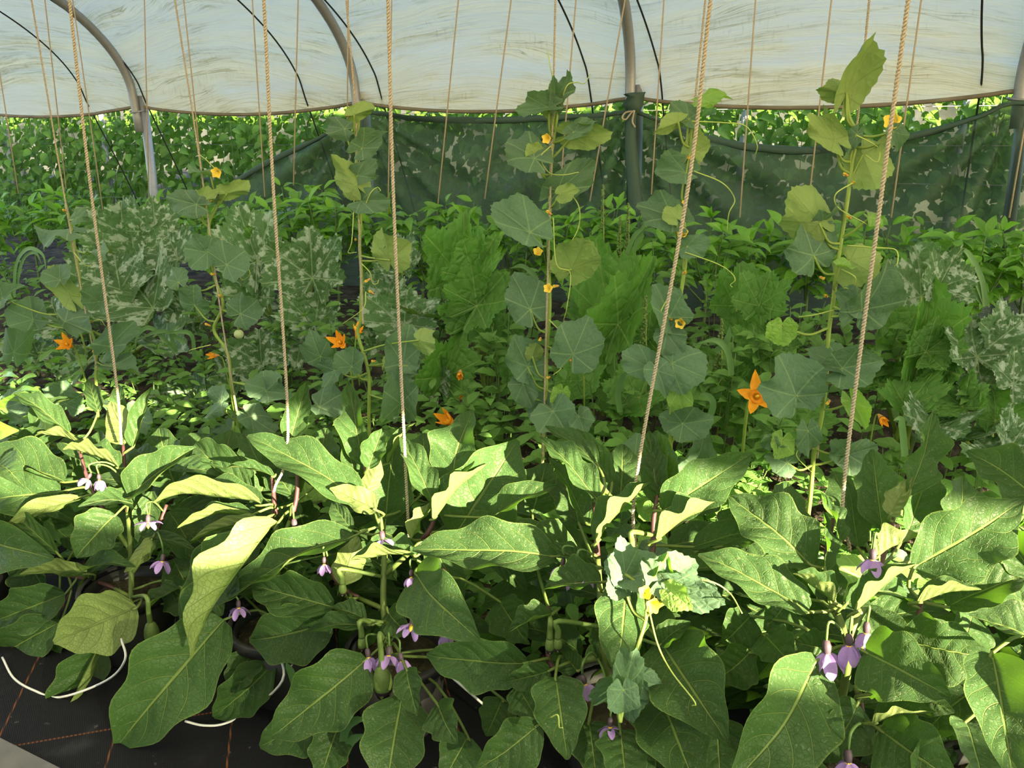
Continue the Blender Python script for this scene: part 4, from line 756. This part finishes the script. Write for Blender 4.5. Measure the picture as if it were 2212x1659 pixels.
# ------------------------------------------------------------------ beans on a trellis outside
YB = 7.4
GB = generic('heart', .125, .104, 5, M['bean'], 'bean_leaflet', nu=6, nv=4)
X0, X1 = at(-60, 300, YB).x, at(2260, 300, YB).x
NB = 30; nb = [0, 0, 0]
g_ = blade((0, 0, 0), (.02, 0, .004), V((0, 0, 1)), .014, 'petal', (12, 12), nu=4, nv=2); ME_WP = mesh('blossom', g_[0], g_[1], M['white'], g_[2])
for i in range(NB):
    X = X0 + (X1 - X0) * (i + .5) / NB; b = V((X, YB, gz(YB) - .02)); pxm = CX + FPX * ((b - CAM).dot(RT)) / ((b - CAM).dot(FW))
    od = ['first', 'second', 'third', 'fourth', 'fifth', 'sixth', 'seventh', 'eighth', 'ninth', 'tenth', 'eleventh', 'twelfth', 'thirteenth', 'fourteenth', 'fifteenth', 'sixteenth']
    if pxm < 760: nb[0] += 1; gr = 'bean vines in the open leafy wall'; lb = od[nb[0] - 1] + ' bean vine from the left edge in the open leafy wall'
    elif pxm < 1400: nb[1] += 1; gr = 'bean vines behind the middle net'; lb = od[nb[1] - 1] + ' bean vine from the second hoop, leaves showing above the middle net'
    else: nb[2] += 1; gr = 'white blossomed bean vines behind the right net'; lb = od[nb[2] - 1] + ' white blossomed bean vine right of the knotted hoop, behind the net'
    r = empty('bean_vine', b, lb, 'bean vine', gr)
    ss = []
    for k in range(3):
        x = X + rnd.uniform(-.16, .16); S = spline([V((x + rnd.uniform(-.05, .05), YB + rnd.uniform(-.06, .06), z)) for z in (b.z, .8, 1.2, 1.6, 2.0, 2.35)], 3); ss.append(S)
        build('stem', tube(S, .004, 4), M['stem_d'], r)
    for k in range(95):
        S = rnd.choice(ss); p = S[rnd.randrange(2, len(S))]; z = p.z
        p = V((p.x + rnd.gauss(0, .13), p.y - abs(rnd.gauss(.05, .08)) * rnd.choice((1, 1, -1)), z + rnd.uniform(-.06, .06)))
        a = rnd.uniform(-2.4, 2.4); d = V((math.sin(a), -.45 + rnd.uniform(-.3, .3), -.75 + .5 * abs(math.cos(a * .5)) * rnd.uniform(-1, 1)))
        put(rnd.choice(GB), 'leaf', p, d, V((rnd.uniform(-.5, .5), -1, rnd.uniform(.1, .9))), rnd.uniform(.6, 1.15), r)
    if pxm > 1350:
        for k in range(14):
            p = V((X + rnd.uniform(-.2, .2), YB - .14, rnd.uniform(1.5, 2.12))); put(ME_WP, 'blossom', p, V((rnd.uniform(-1, 1), -.4, rnd.uniform(.1, 1))), V((0, -1, .4)), rnd.uniform(.9, 1.6), r)
vs_, fs, uvs = [], [], []
for i in range(11500):
    p = V((rnd.uniform(X0 - 1.5, X1 + 2.8), YB + rnd.uniform(.12, .6), rnd.uniform(.3, 2.2))); a = rnd.uniform(-2.4, 2.4); L = rnd.uniform(.07, .13)
    d = V((math.sin(a), -.3, -.75 + .5 * rnd.uniform(-1, 1))).normalized() * L; g_ = blade(p, p + d, V((rnd.uniform(-.5, .5), -1, rnd.uniform(.1, .9))), L * .85, 'heart', (15, 15), nu=4, nv=2)
    o = len(vs_); vs_ += g_[0]; uvs += g_[2]; fs += [tuple(q + o for q in f) for f in g_[1]]
tag(build('bean_foliage', (vs_, fs, uvs), M['bean'], origin=V((-3, YB + .3, .4))), 'dense dark bean foliage deep behind the front leaves of the trellis', 'foliage', kind='stuff')
for i, z in enumerate((.95, 1.25, 1.55, 1.85, 2.15)):
    tag(build('trellis_wire', tube([V((X0 - .5, YB - .02, z)), V(((X0 + X1) / 2, YB - .02, z - .015)), V((X1 + .5, YB - .02, z))], .0035, 4), M['wire']), ('lowest', 'second lowest', 'middle', 'second highest', 'highest')[i] + ' thin horizontal wire of the bean trellis', 'wire', 'trellis wires')
for i, px in enumerate((12, 222, 735, 1600, 2070)):
    X = at(px, 300, YB + .2).x
    tag(build('trellis_post', tube([V((X, YB + .2, .3)), V((X + .03, YB + .2, 2.35))], .03, 10), M['galv']), ('pale trellis post at the left edge among the beans', 'pale trellis post left of the left hoop', 'pale trellis post behind the net right of the second hoop', 'pale trellis post behind the sagging right net', 'pale trellis post behind the net near the right edge')[i], 'post', 'bean trellis posts')

# ------------------------------------------------------------------ undergrowth between the rows
GW = generic('weed', .075, .038, 5, M['weed'], 'weed_leaf', nu=7, nv=4)
def weed(x, y, Y, h, n, lb, sp=.12, up=False):
    t = at(x, y, Y); b = V((t.x, Y, gz(Y))); h = max(.12, t.z - b.z)
    r = empty('weed_plant', b, lb, 'weed', 'weeds growing between the rows')
    sts = []
    for k in range(4):
        a = rnd.uniform(0, 6.28); rr = rnd.uniform(.3, 1) * sp; S = spline([b + V((rr * .2 * math.cos(a), rr * .2 * math.sin(a), 0)), b + V((rr * .5 * math.cos(a), rr * .5 * math.sin(a), h * .55)), b + V((rr * math.cos(a), rr * math.sin(a), h * rnd.uniform(.75, 1)))], 5); sts.append(S)
        build('stem', tube(S, [.004, .002], 4), M['stem_d'], r)
    for k in range(n):
        S = rnd.choice(sts); p = S[int((len(S) - 1) * rnd.random() ** .6)]; a = rnd.uniform(0, 6.28)
        put(rnd.choice(GW), 'leaf', p, V((math.cos(a), math.sin(a) - .3, rnd.uniform(-.2, .6))), V((0, -.6, 1)), rnd.uniform(.6, 1.3), r)
    return r
WL = 'leafy green weed '
for i, (x, y, Y, lb) in enumerate([(20, 540, 3.9, 'at the far left below the peppers'), (60, 640, 3.3, 'left of the leftmost vine'), (150, 560, 3.7, 'behind the leftmost vine'), (430, 720, 3.1, 'left of the second vine, low'), (360, 860, 3.0, 'before the dark gap at left'), (300, 720, 3.0, 'beneath the mottled leaves at left'), (620, 640, 3.3, 'between the mottled leaves left of the third vine'), (720, 640, 3.2, 'left of the third vine'), (700, 860, 2.9, 'low beside the third vine'), (920, 600, 3.5, 'right of the third vine, upper'), (940, 560, 3.8, 'close below the peppers left of centre'), (1040, 690, 3.2, 'between the third and central vines'), (1090, 640, 3.1, 'just left of the central vine'), (1050, 800, 2.9, 'low left of the central vine'), (1120, 540, 3.7, 'behind the central vine'), (1080, 890, 2.85, 'lowest left of the central vine'), (1230, 650, 3.2, 'just right of the central vine'), (1310, 760, 3.0, 'below the glossy lobed leaves'), (1360, 560, 3.6, 'behind the glossy lobed leaves'), (1420, 600, 3.5, 'left of the thick rope vine'), (1440, 520, 3.9, 'close below the peppers at the knotted hoop'), (1560, 560, 3.7, 'right of the thick rope vine, upper'), (1540, 640, 3.3, 'right of the thick rope vine, middle'), (1640, 560, 3.8, 'under the peppers right of centre'), (1720, 620, 3.5, 'left of the tallest vine, upper'), (1700, 660, 3.2, 'left of the tallest vine, middle'), (1580, 740, 3.0, 'above the open orange flower'), (1650, 800, 2.9, 'beside the open orange flower'), (1560, 900, 2.8, 'low right of the thick rope vine'), (1740, 640, 3.2, 'touching the tallest vine'), (2060, 660, 3.5, 'right of the bright upright leaves'), (2150, 620, 3.8, 'before the right peppers'), (2080, 740, 3.2, 'between the right zucchini plants'), (1900, 660, 3.3, 'right of the tallest vine'), (1260, 560, 3.7, 'behind and right of the central vine'), (820, 800, 2.95, 'low right of the third vine'), (540, 900, 2.8, 'beside the round melon'), (330, 900, 2.75, 'behind the first whole eggplant'), (900, 920, 2.75, 'behind the wavy eggplant leaf'), (1300, 900, 2.75, 'behind the right centre eggplant'), (1600, 960, 2.7, 'low behind the right eggplant'), (1940, 960, 2.75, 'behind the upright wavy leaf at right'), (2140, 1000, 2.7, 'low at the right edge'), (480, 640, 3.4, 'behind the second vine'), (200, 640, 3.4, 'under the leftmost mottled leaf'), (1480, 740, 3.0, 'behind the thick rope vine'), (1190, 760, 3.0, 'behind the central vine, low'), (1400, 940, 2.75, 'under the thick rope vine')]):
    weed(x, y, Y, .4, 46, WL + lb, .19)
# uncountable low growth and litter as one mesh
vs_, fs, uvs = [], [], []
for i in range(9000):
    Y = rnd.uniform(2.0, 4.5) if i % 2 else rnd.uniform(2.0, 3.0); X = rnd.uniform(-1.6 * Y, .75 * Y); h = rnd.random() ** 1.6 * .42 * (1 if Y > 2.5 else .6); a = rnd.uniform(0, 6.28)
    P = V((X, Y, gz(Y) + h)); L = rnd.uniform(.035, .095); d = V((math.cos(a), math.sin(a), rnd.uniform(-.4, .6))) * L
    g_ = blade(P, P + d, V((0, -.5, 1)), L * .5, 'weed', (14, 14), (0, 0), .05, .08, 4, 2)
    o = len(vs_); vs_ += g_[0]; uvs += g_[2]; fs += [tuple(q + o for q in f) for f in g_[1]]
tag(build('undergrowth', (vs_, fs, uvs), M['weed'], origin=V((-1, 3, .2))), 'low tangled green undergrowth covering the ground between the rows', 'undergrowth', kind='stuff')
def grass(x, y, Y, pts_list, lb):
    b = at(x, y, Y); r = empty('grass_clump', V((b.x, Y, gz(Y))), lb, 'grass')
    for pts in pts_list:
        S = spline([at(px, py, Y - .02 * j) for j, (px, py) in enumerate(pts)], 5); n = len(S); vs_, fs = [], []
        for j, p in enumerate(S):
            hw = .011 * min(1, (1 - j / (n - 1)) * 2.5 + .06); t = (S[min(j + 1, n - 1)] - S[max(j - 1, 0)]).normalized(); sd = t.cross(V((.2, -1, .35))).normalized()
            vs_ += [p - sd * hw, p + V((0, .004, -.004)), p + sd * hw]
        for j in range(n - 1):
            for q in range(2): a = j * 3 + q; fs.append((a, a + 1, a + 4, a + 3))
        build('blade', (vs_, fs), M['grass'], r)
grass(40, 640, 3.3, [[(30, 640), (35, 570), (60, 537), (92, 550), (100, 590)], [(35, 620), (50, 560), (75, 545), (90, 570)]], 'arching grass clump at the left edge')
grass(420, 760, 2.95, [[(380, 760), (330, 710), (300, 720), (290, 760)], [(400, 740), (350, 715), (295, 735)], [(380, 760), (370, 720), (390, 700)], [(420, 770), (410, 720), (350, 720)]], 'grass clump below the mottled leaves at left')
grass(2120, 640, 3.5, [[(2130, 660), (2120, 600), (2090, 545), (2060, 535)], [(2125, 655), (2080, 610), (2040, 560)], [(2130, 660), (2110, 610), (2085, 590)]], 'grass clump at the right below the peppers')
grass(1330, 820, 2.85, [[(1340, 890), (1335, 850), (1350, 810), (1395, 793)], [(1580, 810), (1572, 760), (1545, 735), (1500, 745)], [(1545, 760), (1570, 735), (1578, 700)]], 'long blue green grass blades around the thick rope vine')
grass(1400, 600, 3.7, [[(1360, 570), (1385, 500), (1410, 470), (1422, 460)], [(1350, 560), (1370, 510), (1395, 490)], [(1280, 560), (1230, 575), (1200, 590)], [(1160, 600), (1130, 575), (1100, 580)]], 'broad grass blades in front of the knotted hoop')
grass(1940, 960, 2.6, [[(1955, 985), (1950, 930), (1945, 905), (1930, 908)], [(1515, 940), (1540, 880), (1530, 855), (1510, 850)]], 'pale grass blade beside the upright wavy eggplant leaf')
grass(750, 1620, 1.42, [[(738, 1650), (745, 1580), (770, 1555), (800, 1556)], [(740, 1640), (760, 1600), (790, 1585)], [(640, 1490), (628, 1450), (618, 1430)]], 'thin grass blades beside the front pot')
# amaranth seed heads
for x, y, lb in ((1303, 400, 'tall amaranth spike right of the central vine'), (1340, 470, 'short amaranth spike left of the knotted hoop'), (1358, 440, 'slender amaranth spike before the knotted hoop'), (1560, 690, 'amaranth spike below the right net'), (1395, 640, 'drooping amaranth seed head by the thick rope')):
    Y = 3.9 if y < 600 else 3.1; t = at(x, y, Y); r = empty('amaranth', V((t.x, Y, gz(Y))), lb, 'weed', 'amaranth seed spikes')
    b = wl(r); build('stem', tube(spline([b, (b + t) / 2 + V((.02, 0, 0)), t], 5), [.005, .002], 5), M['stem_g'], r)
    vs_, fs = [], []
    for k in range(60):
        s = (k / 60); p = t.lerp(b, s * .28) + V((rnd.uniform(-1, 1), rnd.uniform(-1, 1), 0)) * (.004 + .012 * s); rr = .006
        q = lathe([(.001, -rr), (rr, 0), (.001, rr)], p, 4); o = len(vs_); vs_ += q[0]; fs += [tuple(z + o for z in f) for f in q[1]]
    sd = build('seed_head', (vs_, fs), M['calyx_g'], r); sd['kind'] = 'stuff'
    for k in range(10):
        a = rnd.uniform(0, 6.28); put(rnd.choice(GW), 'leaf', b.lerp(t, rnd.uniform(.3, .7)), V((math.cos(a), math.sin(a) - .3, .4)), V((0, -.5, 1)), rnd.uniform(.8, 1.3), r)
# pepper leaves poking in at the left edge
r = empty('pepper_plant', V((at(-60, 1000, 2.0).x, 2.0, 0)), 'glossy bright green pepper leaves poking in at the left edge by the eggplants', 'pepper plant')
for bx, by, tx, ty, wd, hn in ((10, 885, 88, 845, 46, U_), (-30, 930, 40, 930, 90, C_), (-20, 960, 20, 1010, 60, C_), (-40, 900, 10, 880, 60, U_), (-10, 840, 40, 815, 40, U_)):
    P0, P1 = at(bx, by, 1.95), at(tx, ty, 1.9); g_ = blade(P0, P1, hint(hn), wd * dep(P0) / FPX, 'heart', (18, 18), (10, 10), .06, .1, 12, 6, 1.); build('leaf', g_, M['pepper'], r, origin=P0)
build('stem', tube(spline([wl(r), at(-50, 1000, 1.98), at(-30, 900, 1.95)], 5), [.008, .005], 6), M['stem_d'], r)

# ------------------------------------------------------------------ strings
def rope(P, rad, turns_per_m, mat, strands=2, seg=6):
    S = spline(P, 8) if len(P) > 2 else [V(P[0]).lerp(V(P[1]), i / 12) for i in range(13)]
    L = [0]
    for i in range(1, len(S)): L.append(L[-1] + (S[i] - S[i - 1]).length)
    tot = L[-1]; n = int(tot * turns_per_m * seg); g_all = []
    def pos(d):
        for i in range(1, len(S)):
            if L[i] >= d: return S[i - 1].lerp(S[i], (d - L[i - 1]) / max(1e-9, L[i] - L[i - 1]))
        return S[-1]
    C = [pos(tot * i / n) for i in range(n + 1)]; ax = (S[-1] - S[0]).normalized(); x = ax.orthogonal().normalized(); y = ax.cross(x)
    for s in range(strands):
        Q = [c + (x * math.cos(2 * math.pi * (i / seg + s / strands)) + y * math.sin(2 * math.pi * (i / seg + s / strands))) * rad * .55 for i, c in enumerate(C)]
        g_all.append(tube(Q, rad * .62, 4))
    return join(*g_all)
def ropething(pts, Y, rad, lb, mat='rope', tw=70, zt=2.42):
    P = [at(p[0], p[1], p[2] if len(p) > 2 else Y) for p in pts]
    if len(P) > 1:      # on up to the overhead wire
        d = (P[0] - P[1]); k = (zt - P[0].z) / max(d.z, .05); P = [P[0] + d * k] + P if P[0].z < zt - .02 else P
    tag(build('twine_string', rope(P, rad, tw, None) if tw else tube(P, rad, 5), M[mat]), lb, 'string', 'vertical plant strings')
    TOPS.append(P[0])
TOPS = []
for pts, lb in (([(150, 0), (195, 400), (252, 832), (262, 960)], 'thick beige twine going down to the pale upright eggplant leaf at left'), ([(570, 0), (590, 400), (622, 935), (592, 1060), (591, 1140)], 'thick beige twine going down to the eggplant second from left'), ([(838, 0), (852, 480), (880, 1095), (884, 1160)], 'thick beige twine ending at the eggplant left of centre'), ([(1535, 0), (1484, 420), (1375, 1030), (1372, 1190)], 'thick slanting beige rope down to the eggplant right of centre'), ([(1962, 0), (1900, 450), (1822, 1060), (1836, 1190)], 'thick slanting beige rope at right down to the large eggplant')):
    ropething(pts, 1.78, .0043, lb)
for pts, lb in (([(68, 0), (142, 440), (178, 640), (210, 800)], 'beige twine carrying the leftmost melon vine'), ([(378, 0), (432, 350), (466, 600), (490, 760), (514, 900)], 'beige twine carrying the second melon vine'), ([(748, 0), (768, 250), (776, 500), (784, 700)], 'beige twine carrying the third melon vine'), ([(1200, 0), (1192, 320), (1183, 600), (1172, 1010)], 'beige twine carrying the central melon vine'), ([(1524, 0), (1484, 400), (1476, 600), (1456, 800)], 'beige twine just left of the thick slanting rope at centre right'), ([(1878, 0), (1850, 280), (1820, 500), (1790, 720), (1765, 990)], 'beige twine carrying the tallest melon vine')):
    ropething(pts, 2.58, .0034, lb, 'rope', 75)
for a, b, lb in (((-5, 130), (40, 418), 'thin twine nearest the left edge'), ((97, 0), (143, 408), 'thin twine second from the left edge'), ((157, 0), (224, 465), 'thin twine just right of the thick left twine'), ((312, 0), (322, 440), 'thin twine in front of the left hoop'), ((397, 0), (442, 430), 'thin twine close beside the second melon string'), ((545, 0), (572, 425), 'thin twine just left of the second thick twine'), ((644, 0), (634, 400), 'thin twine before the sloping net end'), ((752, 0), (750, 300), 'thin twine close behind the third melon string'), ((846, 0), (838, 460), 'thin twine close behind the thick twine left of centre'), ((990, 0), (946, 440), 'thin twine before the net, right of the second hoop'), ((1104, 0), (1047, 430), 'thin slanting twine left of the central vine'), ((1244, 0), (1208, 430), 'thin twine just right of the central string'), ((1350, 0), (1274, 435), 'thin slanting twine crossing the knotted hoop'), ((1434, 0), (1407, 420), 'thin twine right of the knotted hoop'), ((1632, 0), (1598, 470), 'thin twine in the middle of the right net'), ((1796, 0), (1742, 480), 'thin twine left of the tallest melon string'), ((1990, 0), (1925, 470), 'thin twine right of the thick right rope'), ((2235, 150), (2180, 470), 'thin slanting twine at the right edge')):
    ropething([a, b], 4.55, .0042, lb, 'rope_d', 0, 2.8)
for Y, lb in ((1.78, 'front'), (2.58, 'middle'), (4.55, 'rear')):
    zt = 2.8 if Y > 4 else 2.42
    tag(build('overhead_wire', tube([V((-8, Y, zt)), V((-3, Y, zt - .01)), V((3.5, Y, zt))], .004, 5), M['wire']), lb + ' overhead wire the plant strings hang from', 'wire', 'overhead string wires')
